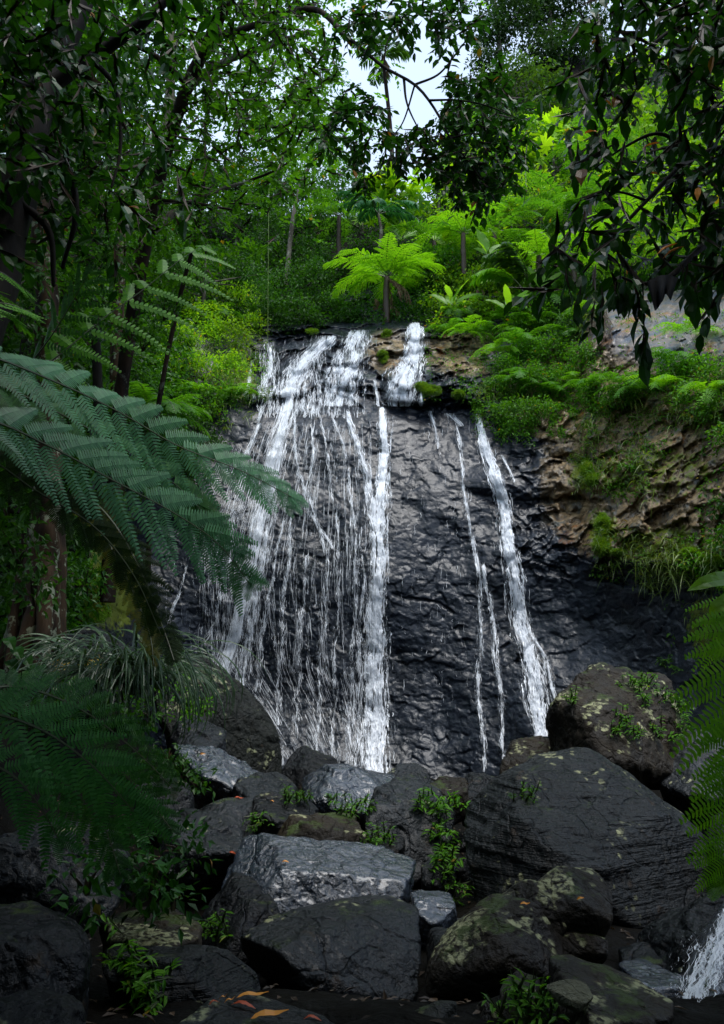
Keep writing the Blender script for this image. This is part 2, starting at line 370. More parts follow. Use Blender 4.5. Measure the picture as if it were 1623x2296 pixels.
M['bark_red'] = barkmat('reddish_bark', (.009, .006, .004), (.035, .02, .012), (.08, .08, .06), lich=.6)
M['bark_pale'] = barkmat('pale_bark', (.05, .045, .033), (.15, .13, .1), (.26, .26, .2), lich=.55)
M['bark_lichen'] = barkmat('lichened_bark', (.010, .006, .0035), (.055, .032, .015), (.2, .22, .15), lich=.55, scale=7)
M['stem'] = plainmat('green_stem', (.04, .06, .015), .5)
M['stembrown'] = plainmat('brown_stem', (.045, .025, .012), .5)
M['vine'] = plainmat('pale_vine', (.22, .3, .08), .6)
M['cloth'] = plainmat('black_cloth', (.011, .012, .015), .9, .3, 20.)

M['fern_shadow'] = leafmat('shade_toned_fern', (.008, .025, .004), (.02, .045, .007), .3, rough=.6, spec=.2)  # brownish frond green, darkened to put the shade into the colour

M['litter'] = leafmat('leaf_litter', (.02, .012, .006), (.1, .06, .03), .1, rough=.6)

M['fern_near'] = leafmat('shaded_green_fern', (.03, .13, .03), (.065, .22, .05), .25, rough=.5, spec=.4, bigvar=.2, tcol=(1.3, 1.5, .6))
# ------------------------------------------------------------- terrain: depth map of the gorge
CPTS = np.array([
 (300,1800,21.5),(450,1800,22),(600,1760,22),(860,1760,22),(1100,1760,21.8),(1250,1760,21),(300,1400,22.3),(290,1250,23),
 (450,1300,23.7),(860,1300,23.7),(1200,1300,23.4),(480,1100,25),(520,950,26.2),(700,940,26.3),(860,950,26.2),(1080,950,25.8),
 (700,890,27.3),(950,890,27.2),(600,770,30),(720,750,30.2),(880,725,30),(720,690,33),(860,680,32.5),(600,700,32),
 (1150,1000,25.5),(1300,1150,24),(1300,1000,24.3),(1450,1000,22.5),(1600,1000,20.5),(1600,1250,19.5),(1450,1290,21.3),(1300,1350,22.8),
 (1500,1500,20.3),(1620,1500,18.8),(1350,1600,21),(1250,1700,20.8),(1620,1700,17.8),(1800,1500,16.5),(1800,1000,18),(1900,1250,15.5),(1900,1800,14.5),
 (1300,880,25.8),(1450,850,24),(1620,850,22),(1400,700,26),(1620,650,24.5),(1100,800,28),(1000,780,28.8),(960,730,29.8),(1100,700,30.5),(1250,650,29.5),(1800,650,22),
 (570,800,29.3),(450,750,28.6),(350,850,26.5),(460,950,26.3),(350,700,29),(250,900,23),(300,1100,22.8),(200,1300,19.5),(100,1000,18),(0,1200,15.5),(80,1450,16),(-200,1300,12.5),(-200,800,16),(-400,1000,11),(-400,1800,9),
 (0,600,24),(300,600,30),(600,640,34),(850,600,35),(1100,600,33.5),(1350,580,31.5),(1620,550,29),(1900,500,26),
 (0,450,30),(500,500,40),(850,480,44),(1100,400,44),(1300,400,43),(1620,350,40),(1900,300,36),(1100,250,54),(1300,200,56),(1620,150,52),(1150,100,66),(1300,80,68),(1500,80,62),(1900,50,50)], float)
def rbf(P, v):
    X = P/300.
    r = np.linalg.norm(X[:, None]-X[None], axis=-1)
    A = np.zeros((len(P)+3,)*2); n = len(P); A[:n, :n] = np.sqrt(r*r+.02) + np.eye(n)*-.01; A[:n, n] = 1; A[:n, n+1:] = X; A[n, :n] = 1; A[n+1:, :n] = X.T
    c = np.linalg.solve(A, np.concatenate([v, [0, 0, 0]]))
    return lambda x, y: sum(c[k]*np.sqrt((x/300.-X[k, 0])**2+(y/300.-X[k, 1])**2+.02) for k in range(n)) + c[n]+c[n+1]*x/300.+c[n+2]*y/300.
_D = rbf(CPTS[:, :2], 1/CPTS[:, 2])
def D(px, py): return 1/np.clip(_D(np.asarray(px, float), np.asarray(py, float)), 1/90., 1/7.)
def bl(x, y, cx, cy, rx, ry): return np.clip(1.6-np.sqrt(((x-cx)/rx)**2+((y-cy)/ry)**2)*.8, 0, 1)
def seg(x, y, x0, y0, x1, y1, wd):
    t = np.clip(((x-x0)*(x1-x0)+(y-y0)*(y1-y0))/((x1-x0)**2+(y1-y0)**2), 0, 1)
    return np.exp(-((x-x0-t*(x1-x0))**2+(y-y0-t*(y1-y0))**2)/wd**2)
# the cliff with the falls
cx_, cy_ = np.meshgrid(np.arange(200, 1800, 2.6), np.arange(650, 1900, 2.6))
def cliff_depth(x, y):
    d = D(x, y); p = PX(x, y, d)
    right = sstep(1060, 1250, x)*sstep(1330, 1230, y-.0*x) + sstep(940, 1000, x)*sstep(960, 880, y)
    right = np.clip(right, 0, 1)
    left = sstep(560, 500, x)*sstep(1300, 1000, y)
    flat = np.maximum(bl(x, y, 1520, 700, 150, 90)*sstep(880, 830, y), .6*bl(x, y, 900, 790, 60, 60)); right = right*(1-.75*flat)
    h = .45*fbm(p*.33, 4)
    wav = fbm(p*np.array([2.8, 2.8, 6.])+fbm(p*1.4, 3)[..., None]*1.3, 4, ridge=True)
    h = h + (.022)*wav + (.012)*fbm(p*np.array([6, 6, 9.]), 3, ridge=True)
    wx = np.stack([fbm(p*.9, 3), fbm(p*.9+31, 3), fbm(p*.9+67, 3)], -1)
    f1, f2, idd = cells((p+.9*wx)*np.array([.75, .75, 1.15]))
    h = h + .04*(1-right)*(idd-.5) + (.035+.22*right)*facets((p+.45*wx)*np.array([.8, .8, 1.2]), 3.3, tilt=1.1) - (.01+.07*right)*np.exp(-((f2-f1)/.03)**2)
    f1, f2, idd = cells((p+.45*wx)*np.array([2., 2., 2.9]))
    h = h + (.03+.13*right)*facets((p+.3*wx)*np.array([2.1, 2.1, 3.2]), 9.1, tilt=1.) + (.012+.045*right)*facets((p+.15*wx)*np.array([5, 5, 7.]), 1.7, tilt=1.)
    # steps of the upper cascade
    up = sstep(930, 900, y)*sstep(540, 570, x)*sstep(1080, 1040, x)
    z = p[..., 2] + 1.6*fbm(p*np.array([.4, .4, .2]), 3); fr = np.mod(z/.95, 1)
    f1, f2, idd = cells((p+1.1*wx)*np.array([.6, .6, 1.5])); h = h + up*(.2*(1-fr)**1.5-.1 + .75*(idd-.5)*sstep(0, .2, f2-f1))
    # overhanging shelf, cracks, the split slab at the right
    sh = sstep(905, 893, y-12*noise(p*.7))*sstep(850, 880, x)*sstep(1110, 1060, x)*sstep(780, 860, y)
    h = h + .7*sh
    for a in ((1165,1250,1300,1165,7),(1160,1480,1290,1395,6),(1290,1170,1400,1240,5),(1000,1520,1130,1440,4),(1130,1040,1330,1130,9),(1200,1130,1340,1160,8),(880,1330,1100,1390,5),(1280,1010,1420,1100,5),(1310,1300,1600,1330,10),(1430,1080,1623,1110,7)):
        h = h - .13*seg(x+26*fbm(p*.9+5, 3), y+26*fbm(p*.9+50, 3), *a[:4], a[4]*.7)*np.clip(.5+1.6*noise(p*1.1), 0, 1.3)
    h = h + .35*bl(x, y, 1280, 1250, 120, 70) + .5*bl(x, y, 1200, 1075, 90, 25) + .5*sstep(1290, 1255, y)*sstep(1290, 1330, x)
    h = h + .6*sstep(915, 880, y-.1*(x-1300)+14*noise(p*.9))*sstep(1270, 1330, x)*sstep(700, 800, y)
    return d - h
cdp = cliff_depth(cx_, cy_); CP_ = PX(cx_, cy_, cdp)
mb = MB(); mb.add(*gridmesh(CP_))
tan = np.maximum.reduce([bl(cx_, cy_, 1480, 1080, 190, 150), bl(cx_, cy_, 1290, 930, 95, 50), .56*bl(cx_, cy_, 870, 790, 50, 50), .6*bl(cx_, cy_, 1060, 790, 110, 50), bl(cx_, cy_, 1400, 850, 180, 70)])
tan = tan*(1-sstep(1240, 1290, cy_))
pale = np.maximum(bl(cx_, cy_, 1520, 700, 150, 90), .8*bl(cx_, cy_, 1130, 800, 40, 35))*sstep(880, 830, cy_)
mossa = np.maximum.reduce([.75*bl(cx_, cy_, 1350, 1190, 30, 45), .8*bl(cx_, cy_, 1310, 1060, 25, 35), .55*bl(cx_, cy_, 1460, 1060, 150, 60), .75*bl(cx_, cy_, 250, 1300, 60, 100), .7*bl(cx_, cy_, 540, 850, 30, 50), .6*bl(cx_, cy_, 1500, 1220, 90, 40), .6*bl(cx_, cy_, 1580, 1400, 40, 60)])
tag(mb.build('cliff', M['cliff'], smooth=True, attr=dict(tan=tan.ravel(), pale=pale.ravel(), moss=mossa.ravel())), 'wet black rock face of the gorge under the waterfall', kind='structure')
def bil(A, x, y):
    fx = np.clip((np.asarray(x)-200)/2.6, 0, A.shape[1]-1.001); fy = np.clip((np.asarray(y)-650)/2.6, 0, A.shape[0]-1.001)
    i = fx.astype(int); j = fy.astype(int); u = fx-i; v = fy-j
    return (A[j, i]*(1-u)+A[j, i+1]*u)*(1-v)+(A[j+1, i]*(1-u)+A[j+1, i+1]*u)*v
_sm = cdp.copy()
for _ in range(3): _sm[1:-1] = np.minimum(_sm[1:-1], np.minimum(_sm[:-2], _sm[2:])*.7+_sm[1:-1]*.3)
def CS(x, y, off=.05):
    """point on the cliff surface, off metres in front"""
    return PX(x, y, bil(_sm, x, y)-off)
# hillside behind, out to both sides
SKX = [-700, 0, 400, 780, 1000, 1070, 1130, 1250, 1400, 1623, 2300]; SKY = [380, 400, 470, 490, 450, 330, 170, 120, 130, 120, 60]
hx, tt = np.meshgrid(np.arange(-700, 2300, 14.), np.linspace(0, 1, 110))
top = np.interp(hx, SKX, SKY); hy = 1900 + (top-1900)*tt
hd = D(hx, hy); inc = (hx > 200) & (hx < 1790) & (hy > 640)
hp = PX(hx, hy, hd)
hd = hd + np.where(inc, 1.6, .3) - np.where(inc, 0, .8*fbm(hp*.25, 4))
hp = PX(hx, hy, hd)
back = [hp]
last = hp[-1]
for k in range(1, 8):
    back.append((last + np.array([0, 9.*k, -2.2*k*k*.3]))[None])
hp = np.concatenate(back, 0)
mb = MB(); mb.add(*gridmesh(hp))
tag(mb.build('hillside', M['soil'], smooth=True), 'steep jungle hillside behind the falls', kind='structure')
# the stream bed and ground
def G(x, y):
    x = np.asarray(x, float); y = np.asarray(y, float)
    p = np.stack([x, y, 0*x], -1)
    z = -.1 - .45*sstep(4.6, 6.5, y) - .2*sstep(8, 20, y)
    z = z + 2.3*sstep(0, 3.2, -x-(.9+.14*np.clip(y, 0, 30))) + 2.5*sstep(0, 3.5, x-(2.2+.3*np.clip(y, 0, 30)))
    z = z + .22*fbm(p*.9, 4)
    return z
def axis(a, b, c, d, s):
    return np.concatenate([-np.geomspace(-a, -b, 14)[:-1], np.arange(b, c, s), np.geomspace(c, d, 14)])
gx, gy = np.meshgrid(axis(-400, -12, 12, 400, .11), np.concatenate([-np.geomspace(300, 6, 14)[:-1], np.arange(-6, 24, .11), np.geomspace(24, 600, 14)]))
mb = MB(); mb.add(*gridmesh(np.stack([gx, gy, G(gx, gy) - .5*sstep(18, 26, gy)], -1)[:, ::-1]))
tag(mb.build('ground', M['soil'], smooth=True), 'dark soil and stones of the stream bed', kind='structure')

# ------------------------------------------------------------- the waterfall
m_, n_ = newmat('white_water'); l_ = n_.links.new
p_ = nd(n_, 'ShaderNodeBsdfPrincipled', i_Roughness=.35); p_.inputs['Base Color'].default_value = (.86, .89, .93, 1)
t_ = nd(n_, 'ShaderNodeBsdfTranslucent'); t_.inputs[0].default_value = (.8, .86, .95, 1)
x_ = nd(n_, 'ShaderNodeMixShader'); x_.inputs[0].default_value = .15; l_(p_.outputs[0], x_.inputs[1]); l_(t_.outputs[0], x_.inputs[2])
o_ = nd(n_, 'ShaderNodeOutputMaterial'); l_(x_.outputs[0], o_.inputs[0]); M['water'] = m_
def strands(mb, cxs, n, ymin, ymax, surf, lmin=12, lmax=60, wmin=.45, wmax=2.2, k=6, wig=1.5, wdist='g', off=(.04, .16), beads=.75, yw=None, gate=.12, gs=(8., 30.), u0=.22):
    """n ribbons of falling water; cxs(y,u)->px; u lateral -1..1"""
    y0 = ymin + (ymax-ymin)*rng.random(n) if yw is None else yw(n)
    u = np.clip(rng.normal(size=n)*.5, -1.3, 1.3) if wdist == 'g' else rng.random(n)*2-1
    gx_ = cxs(y0, u); gq = np.stack([gx_/gs[0], y0/gs[1], 0*y0], -1)
    kp = fbm(gq, 3) > gate + u0*np.abs(u)-.12 - .1*rng.random(n)
    y0 = y0[kp]; u = u[kp]; n = len(u)
    ln = lmin+(lmax-lmin)*rng.random(n)**2
    t = np.linspace(0, 1, k)
    y = np.minimum(y0[:, None] + ln[:, None]*t, ymax+6)
    ph = rng.random((n, 1))*6.3; fq = 1+3*rng.random((n, 1))
    wg = wig*(np.sin(t*fq*3+ph) + .5*np.sin(t*fq*9+ph*2)) * (.4+.6*rng.random((n, 1)))
    x = cxs(y, u[:, None]) + wg
    P = surf(x, y, off[0]+(off[1]-off[0])*rng.random((n, 1)))
    wd = (wmin+(wmax-wmin)*rng.random((n, 1))**2)*(1-beads+beads*1.6*rng.random((n, k))); wd[:, 0] *= .3; wd[:, -1] *= .2
    wd = wd*(P[..., 1]/F)
    a = rng.normal(size=(n, 1))*.5
    sv = np.stack([np.cos(a), np.sin(a), 0*a], -1)
    V = np.stack([P-sv*wd[..., None]*.5, P+sv*wd[..., None]*.5], 2)
    idx = np.arange(n*k*2).reshape(n, k, 2)
    Fq = np.stack([idx[:, :-1, 0], idx[:, :-1, 1], idx[:, 1:, 1], idx[:, 1:, 0]], -1).reshape(-1, 4)
    mb.add(V, Fq)
SDEF = []
def stream(mb, pts, n, **kw):
    SDEF.append((pts, n))
    p = np.array(pts, float); n = int(n*(1.5 if max(q[2] for q in pts) > 40 else 1.1)); kw['wmax'] = kw.get('wmax', 2.2)*.72; kw['wmin'] = kw.get('wmin', .45)*.8; kw.setdefault('lmax', 42); kw.setdefault('lmin', 8)
    if 'wig' in kw: kw['wig'] *= .6
    f = lambda y, u: np.interp(y, p[:, 1], p[:, 0]) + u*np.interp(y, p[:, 1], p[:, 2])*.5 + 2.5*np.sin(y*.035+p[0, 0]) 
    strands(mb, f, n, p[0, 1], p[-1, 1], CS, **kw)
wf = MB()
stream(wf, [(856,912,16),(862,1000,24),(852,1100,30),(848,1250,38),(840,1400,52),(838,1600,66),(838,1730,76)], 5600, wmax=3.4, gate=.05)
stream(wf, [(856,912,8),(862,1000,12),(852,1100,18),(848,1250,22),(844,1400,28),(842,1600,44),(846,1730,46)], 3200, wmin=1.2, wmax=4.2, gate=0.)
stream(wf, [(775,920,10),(800,985,20),(822,1070,24),(840,1170,22),(845,1300,20)], 1100, wmax=2.6)
stream(wf, [(655,868,46),(640,940,44),(622,1000,52),(600,1080,60),(590,1150,66),(570,1250,60),(545,1350,50),(515,1450,40),(495,1530,34)], 4200, wmin=.3, wmax=1.8, lmax=90)
stream(wf, [(650,868,24),(635,940,30),(622,1000,38),(603,1060,34),(596,1110,30)], 900, wmin=.6, wmax=2.6)
stream(wf, [(605,1140,14),(585,1300,26),(560,1400,34),(540,1550,36)], 1300, wmax=1.8)
stream(wf, [(1068,928,12),(1082,990,22),(1108,1060,34),(1130,1150,34),(1145,1250,38),(1165,1380,46),(1188,1480,50),(1203,1570,52),(1214,1645,44)], 4200, wmax=3, gate=.06)
stream(wf, [(1072,928,8),(1085,990,12),(1112,1060,16),(1134,1150,16),(1147,1250,20),(1168,1380,26),(1192,1480,26),(1207,1570,28),(1214,1645,22)], 1700, wmin=1, wmax=3.6, gate=.02)
stream(wf, [(1062,1195,10),(1074,1300,14),(1080,1400,16),(1070,1500,14),(1078,1600,14),(1088,1725,12)], 620, wmax=2)
stream(wf, [(1084,1260,10),(1108,1420,18),(1122,1560,16),(1130,1705,12)], 600, wmax=2)
stream(wf, [(1022,948,10),(1036,1040,9),(1045,1130,8),(1056,1215,8)], 260, wmax=1.6)
stream(wf, [(1000,925,22),(1030,950,12)], 60); stream(wf, [(966,920,8),(980,1000,5)], 90, wmax=1.6); stream(wf, [(1046,1140,6),(1060,1240,8)], 60)
stream(wf, [(1126,1020,4),(1150,1075,6)], 50); stream(wf, [(1176,1400,8),(1225,1480,10),(1252,1590,12)], 300, wmax=1.3)
stream(wf, [(1150,1380,30),(1200,1500,60),(1240,1600,50)], 260, wmax=1.1)
stream(wf, [(420,1265,6),(398,1330,14),(376,1398,18)], 240, wmax=1.8)
stream(wf, [(582,950,8),(552,1015,10)], 120, wmax=1.8); stream(wf, [(565,805,6),(560,860,10),(552,890,10)], 100)
# upper cascade
stream(wf, [(602,768,20),(606,830,22),(590,880,24)], 320)
stream(wf, [(742,752,60),(705,790,70),(665,835,60),(645,885,54)], 1700, lmax=30, wig=4.5, wmax=2.4, gate=.18, gs=(14., 16.))
stream(wf, [(735,752,40),(690,800,30),(655,850,30),(640,885,30)], 600, lmax=30, wig=3, wmax=3)
stream(wf, [(806,740,50),(790,800,90),(765,860,110),(755,905,110)], 3400, lmax=28, wig=4.5, wmax=2.2, gate=.22, gs=(14., 16.))
stream(wf, [(930,722,34),(928,790,50),(908,850,84),(895,905,80)], 3000, lmax=28, wig=4, wmax=2.6, gate=.1, gs=(10., 16.))
stream(wf, [(940,850,8),(948,905,8)], 90); stream(wf, [(842,850,6),(846,905,8)], 50); stream(wf, [(865,930,30),(858,960,20)], 80)
stream(wf, [(640,860,160),(650,925,160)], 500, lmax=26, wdist='u', wmax=1.6, yw=lambda n: 862+50*rng.random(n))
stream(wf, [(700,850,220),(700,930,240)], 800, lmax=30, wdist='u', wmax=1.5)
stream(wf, [(600,780,60),(600,900,70)], 350, wdist='u', wmax=1.5)
stream(wf, [(690,790,100),(700,860,120)], 400, lmax=26, wdist='u', wmax=1.6, wig=4)
# threads on the slab
for a, c in (([(700,905,8),(703,1010,8),(690,1090,10),(716,1190,10),(735,1270,16),(728,1400,14),(715,1500,14),(712,1680,16)], 620),
          ([(662,930,10),(662,1040,10),(698,1150,14),(742,1225,14)], 360), ([(745,925,8),(770,1000,10),(792,1140,10),(800,1300,16),(792,1450,18),(782,1700,26)], 700),
          ([(720,930,6),(735,1040,8),(752,1150,8),(760,1300,14),(750,1500,16),(745,1690,20)], 420), ([(655,1150,8),(640,1300,16),(628,1450,18),(622,1620,18)], 420),
          ([(810,1180,10),(815,1300,14),(805,1450,18),(800,1700,24)], 500), ([(690,1230,14),(680,1350,16),(668,1500,18),(665,1650,20)], 360), ([(530,1130,8),(505,1300,16),(480,1400,18),(455,1440,18)], 260),
          ([(880,930,10),(872,1100,10),(868,1300,10)], 160), ([(620,860,8),(585,930,8),(560,990,8),(545,1020,8)], 140), ([(640,1100,8),(630,1200,10),(600,1350,16),(580,1500,16),(575,1560,16)], 420)):
    stream(wf, a, c, wmax=1.7, wig=3)
def lfield(y, u):
    xl = np.interp(y, [930, 1100, 1300, 1500, 1700], [590, 520, 450, 470, 620]); xr = np.interp(y, [930, 1100, 1300, 1500, 1700], [830, 845, 860, 872, 880])
    g = (u+1)/2; return xl + (xr-xl)*g
strands(wf, lfield, 7500, 940, 1710, CS, lmin=8, lmax=60, wmin=.22, wmax=.75, beads=.55, wdist='u', wig=.9, k=5, off=(.03, .12), yw=lambda n: 940+770*rng.random(n)**.9, gate=.2, gs=(11., 190.), u0=0.)
strands(wf, lambda y, u: 560+70*np.interp(y, [1000, 1250], [0, -1.])+u*90, 1500, 1000, 1500, CS, lmin=10, lmax=70, wmin=.2, wmax=.8, off=(.05, .25))
strands(wf, lambda y, u: 1000+u*120, 420, 930, 1600, CS, lmin=5, lmax=30, wmin=.2, wmax=.7, wdist='u')
# the thin film of water between the threads: a sheet on the rock, torn into streaks
vy, vx = np.mgrid[735:1725:2.6, 430:1270:2.6]
dens = np.zeros_like(vx)
for pts, n in SDEF:
    p = np.array(pts, float); cxx = np.interp(vy, p[:, 1], p[:, 0]) + 2.5*np.sin(vy*.035+p[0, 0]); hw = np.interp(vy, p[:, 1], p[:, 2])*.5+3
    area = np.sum(np.diff(p[:, 1])*(p[1:, 2]+p[:-1, 2])*.5)+1
    g_ = np.exp(-((vx-cxx)/hw)**2*.9)*((vy > p[0, 1]) & (vy < p[-1, 1]+4))*min(.62, .25+.025*n*100/area)
    dens = np.maximum(dens, g_)
xl = np.interp(vy, [860, 930, 1100, 1300, 1500, 1700], [600, 570, 510, 440, 455, 590]); xr = np.interp(vy, [860, 930, 1100, 1300, 1500, 1700], [800, 835, 848, 865, 876, 885])
fld = sstep(0, 40, vx-xl)*sstep(0, 25, xr-vx)*sstep(900, 960, vy)
dens = np.maximum(dens, fld*(.22+.28*fbm(np.stack([vx/60, vy/260, 0*vx], -1), 2))); dens = np.maximum(dens, .22*sstep(0, 30, vx-585)*sstep(0, 30, 820-vx)*sstep(930, 900, vy)*sstep(745, 775, vy))
half = np.where(vx < 880, 880-np.interp(vy, [740, 930, 1100, 1300, 1500, 1700], [640, 590, 515, 445, 440, 480]), np.interp(vy, [740, 930, 1100, 1300, 1500, 1700], [1040, 1075, 1130, 1175, 1230, 1270])-880)
uu = (vx-880)/half*6.; vv = vy/100.
mbv = MB(); mbv.add(*gridmesh(CS(vx, vy, .035)))
m_, n_ = newmat('water_film'); l_ = n_.links.new
def at_(nm): return nd(n_, 'ShaderNodeAttribute', attribute_name=nm).outputs['Fac']
cb = nd(n_, 'ShaderNodeCombineXYZ'); l_(mth(n_, 'MULTIPLY', at_('fan'), 9.), cb.inputs[0]); l_(mth(n_, 'MULTIPLY', at_('fall'), 1.6), cb.inputs[1])
s1 = nd(n_, 'ShaderNodeTexNoise', i_Scale=1.6, i_Detail=7., i_Roughness=.68); l_(cb.outputs[0], s1.inputs['Vector'])
cb2 = nd(n_, 'ShaderNodeCombineXYZ'); l_(mth(n_, 'MULTIPLY', at_('fan'), 14.), cb2.inputs[0]); l_(mth(n_, 'MULTIPLY', at_('fall'), 9.), cb2.inputs[1])
s2 = nd(n_, 'ShaderNodeTexNoise', i_Scale=1.5, i_Detail=5., i_Roughness=.7); l_(cb2.outputs[0], s2.inputs['Vector'])
k_ = mth(n_, 'ADD', mth(n_, 'MULTIPLY', mth(n_, 'SUBTRACT', s1.outputs[0], .5), 2.3), mth(n_, 'MULTIPLY', mth(n_, 'SUBTRACT', s2.outputs[0], .5), 1.6))
k_ = mth(n_, 'MULTIPLY', ramp(n_, [(.4, 0), (.75, .38), (1.05, .75)], mth(n_, 'ADD', at_('dens'), k_)).outputs[0], ramp(n_, [(.04, 0), (.15, 1)], at_('dens')).outputs[0])
p_ = nd(n_, 'ShaderNodeBsdfPrincipled', i_Roughness=.35); p_.inputs['Base Color'].default_value = (.82, .87, .93, 1)
tr = nd(n_, 'ShaderNodeBsdfTransparent'); x_ = nd(n_, 'ShaderNodeMixShader'); l_(k_, x_.inputs[0]); l_(tr.outputs[0], x_.inputs[1]); l_(p_.outputs[0], x_.inputs[2])
o_ = nd(n_, 'ShaderNodeOutputMaterial'); l_(x_.outputs[0], o_.inputs[0])
tag(mbv.build('water_film', m_, smooth=True, attr=dict(dens=dens.ravel(), fan=uu.ravel(), fall=vv.ravel())), 'thin film of running water on the rock of the falls', kind='structure')
WF = wf   # more water (the small cascade at the right) is added below

# ------------------------------------------------------------- boulders
_ico = {}
def ico(s):
    if s not in _ico:
        bm = bmesh.new(); bmesh.ops.create_icosphere(bm, subdivisions=s, radius=1)
        _ico[s] = (unit(np.array([v.co for v in bm.verts])), np.array([[v.index for v in f.verts] for f in bm.faces])); bm.free()
    return _ico[s]
ROCKS = []
def hullrock(mb, V, p, amp, sub, strata, seed, mat=0, rough=1., cut=.82):
    bm = bmesh.new()
    for v in V: bm.verts.new(v)
    r = bmesh.ops.convex_hull(bm, input=bm.verts)
    bm.normal_update()
    c = V.mean(0); pl = []
    cc = np.mean([f.calc_center_median() for f in bm.faces], axis=0); c = cc
    for f in bm.faces:
        nn = np.array(f.normal); d = float(nn@(np.array(f.verts[0].co)-c))
        if d < 0: nn, d = -nn, -d
        if d > 1e-4 and not any(nn@q[0] > .995 for q in pl): pl.append((nn, d))
    bm.free()
    p = p*1.7; dirs, Fc = ico(sub)
    rs = np.random.default_rng(seed*11+3); sup = V-c
    for q_ in unit(rs.normal(size=(16, 3))):
        dd = float((sup@q_).max()); dmin = min(float(x[1]/max(x[0]@q_, 1e-3)) for x in pl if x[0]@q_ > .05) if any(x[0]@q_ > .05 for x in pl) else dd
        pl.append((q_, min(dd*rs.uniform(cut, 1.0), dmin*1.02)))
    N_ = np.array([q[0] for q in pl]); d_ = np.array([q[1] for q in pl])
    q = np.maximum(dirs@N_.T, 1e-3)/d_
    q = (q**p).sum(1)**(-1/p)
    P = c + dirs*(q*1.04)[:, None]
    size = np.median(q)
    P0 = P + seed*3.7
    h = amp*(.9*fbm(P0*1.1/max(size, .2)*1.1, 4) + .2*fbm(P0*7, 4, ridge=True)*min(1, .5/max(size, .1)+.4)*rough + .4*fbm(P0*3.2+4, 3, ridge=True)*min(1, .5/max(size, .1)+.3))
    f1, f2, idd = cells((P0+.25*fbm(P0*1.5, 2)[:, None])*1.9/max(size, .3)); h = h + amp*.5*(idd-.5)*sstep(0, .12, f2-f1)
    if strata:
        Q = P.copy(); Q[:, 2] += .16*Q[:, 0] + .1*fbm(Q*.7, 2)
        s = fbm(Q*np.array([.7, .7, 5.5]), 4, ridge=True); h = h + strata*s*size
    P = P + dirs*(h*size)[:, None]
    mb.add(P, Fc, mat)
def rock(label, pts, back, mat, p=16, amp=.16, sub=6, strata=0, drop=.35, shrink=.8, name='boulder', cat='boulder', extra=(), keep=None, group='boulders of the stream bed', rough=1., cut=.82):
    mb = MB(); seed = len(ROCKS)+1
    for pp, bk in [(pts, back)] + list(extra):
        V = PX(*np.array(pp, float).T); c = V.mean(0)
        ray = unit(c-np.array([0, 0, CAMZ])); ray[2] = min(ray[2], 0)
        B = (V-c)*shrink + c + unit(ray)*bk
        lo_ = V[:, 2].min()
        Bt = V[np.argsort(V[:, 2])[:max(3, len(V)//3)]].copy(); Bt[:, 2] -= drop; Bt[:, 1] += .15*bk
        Bb = B[np.argsort(B[:, 2])[:max(3, len(B)//3)]].copy(); Bb[:, 2] = lo_-drop
        hullrock(mb, np.concatenate([V, B, Bt, Bb]), p, amp, sub, strata, seed, rough=rough, cut=cut)
    o = mb.build(name, M[mat], smooth=True); tag(o, label, cat, group); ROCKS.append(o)
    return o
# big left boulder beside the falls
rock('tall mossy rounded boulder left of the foot of the falls', [(322,1400,14.6),(370,1392,15.2),(440,1420,15.4),(505,1500,15.2),(560,1580,15),(612,1630,14.6),(628,1700,14.3),(600,1750,13.9),(500,1740,13.5),(400,1660,13.5),(350,1560,13.8),(430,1560,13.5)], 1.6, 'mossy', p=14, sub=7, amp=.12, cut=.92)
rock('dark boulder in shade behind the buttressed trunk', [(130,1440,12),(200,1405,12.4),(260,1430,12.3),(330,1480,12),(330,1600,11.6),(150,1600,11.6),(110,1500,11.8)], 1.2, 'dark')
rock('split grey slab below the mossy boulder, upper piece', [(395,1618,12.7),(440,1612,12.9),(500,1640,12.7),(500,1690,12.2),(420,1680,12.1),(380,1650,12.2)], .8, 'stone', p=24)
rock('long split grey slab with two lit faces beside the strap leaved clump', [(345,1680,11.4),(400,1645,12),(455,1660,12.2),(590,1745,11.9),(585,1762,11.6),(500,1800,10.8),(440,1770,10.7),(370,1730,10.8),(480,1700,11.6)], .9, 'wet', p=26, amp=.2)
rock('small flat topped boulder under the dark wedge rock', [(522,1770,10.8),(545,1745,11.1),(610,1735,11.3),(655,1755,11.2),(662,1790,10.8),(600,1805,10.5),(530,1800,10.5)], .6, 'stone', p=14)
rock('dark wedge shaped boulder with pointed top at the foot of the falls', [(622,1745,13.4),(650,1700,13.8),(688,1664,14.2),(750,1700,14),(765,1712,13.8),(700,1760,13),(640,1790,12.9)], .9, 'dark', p=22, amp=.12)
rock('wide grey boulder with sloping lit top in front of the main cascade', [(662,1745,11.5),(672,1718,12.2),(740,1702,12.9),(880,1722,12.9),(890,1760,12.4),(840,1800,11.6),(740,1810,11.1),(670,1790,11.1),(700,1735,11.6),(790,1775,11.6)], 1., 'wet', p=26, amp=.16)
rock('grey boulder behind the wide slab, left of the small lichened stones', [(870,1740,12.6),(900,1715,12.9),(940,1712,12.9),(968,1755,12.5),(960,1790,12),(880,1790,12)], .7, 'stone', p=18)
rock('tall dark boulder with hanging plant on its right', [(822,1800,9.9),(850,1765,10.3),(905,1735,10.6),(950,1760,10.5),(1010,1800,10.2),(1000,1900,9.4),(940,1915,9.2),(850,1880,9.2),(820,1840,9.5)], .9, 'stone', p=20)
rock('low flat stone with pale lichen behind the hanging plant', [(960,1762,11.6),(985,1745,11.9),(1040,1748,11.9),(1048,1775,11.5),(980,1790,11.3)], .5, 'brown', p=18)
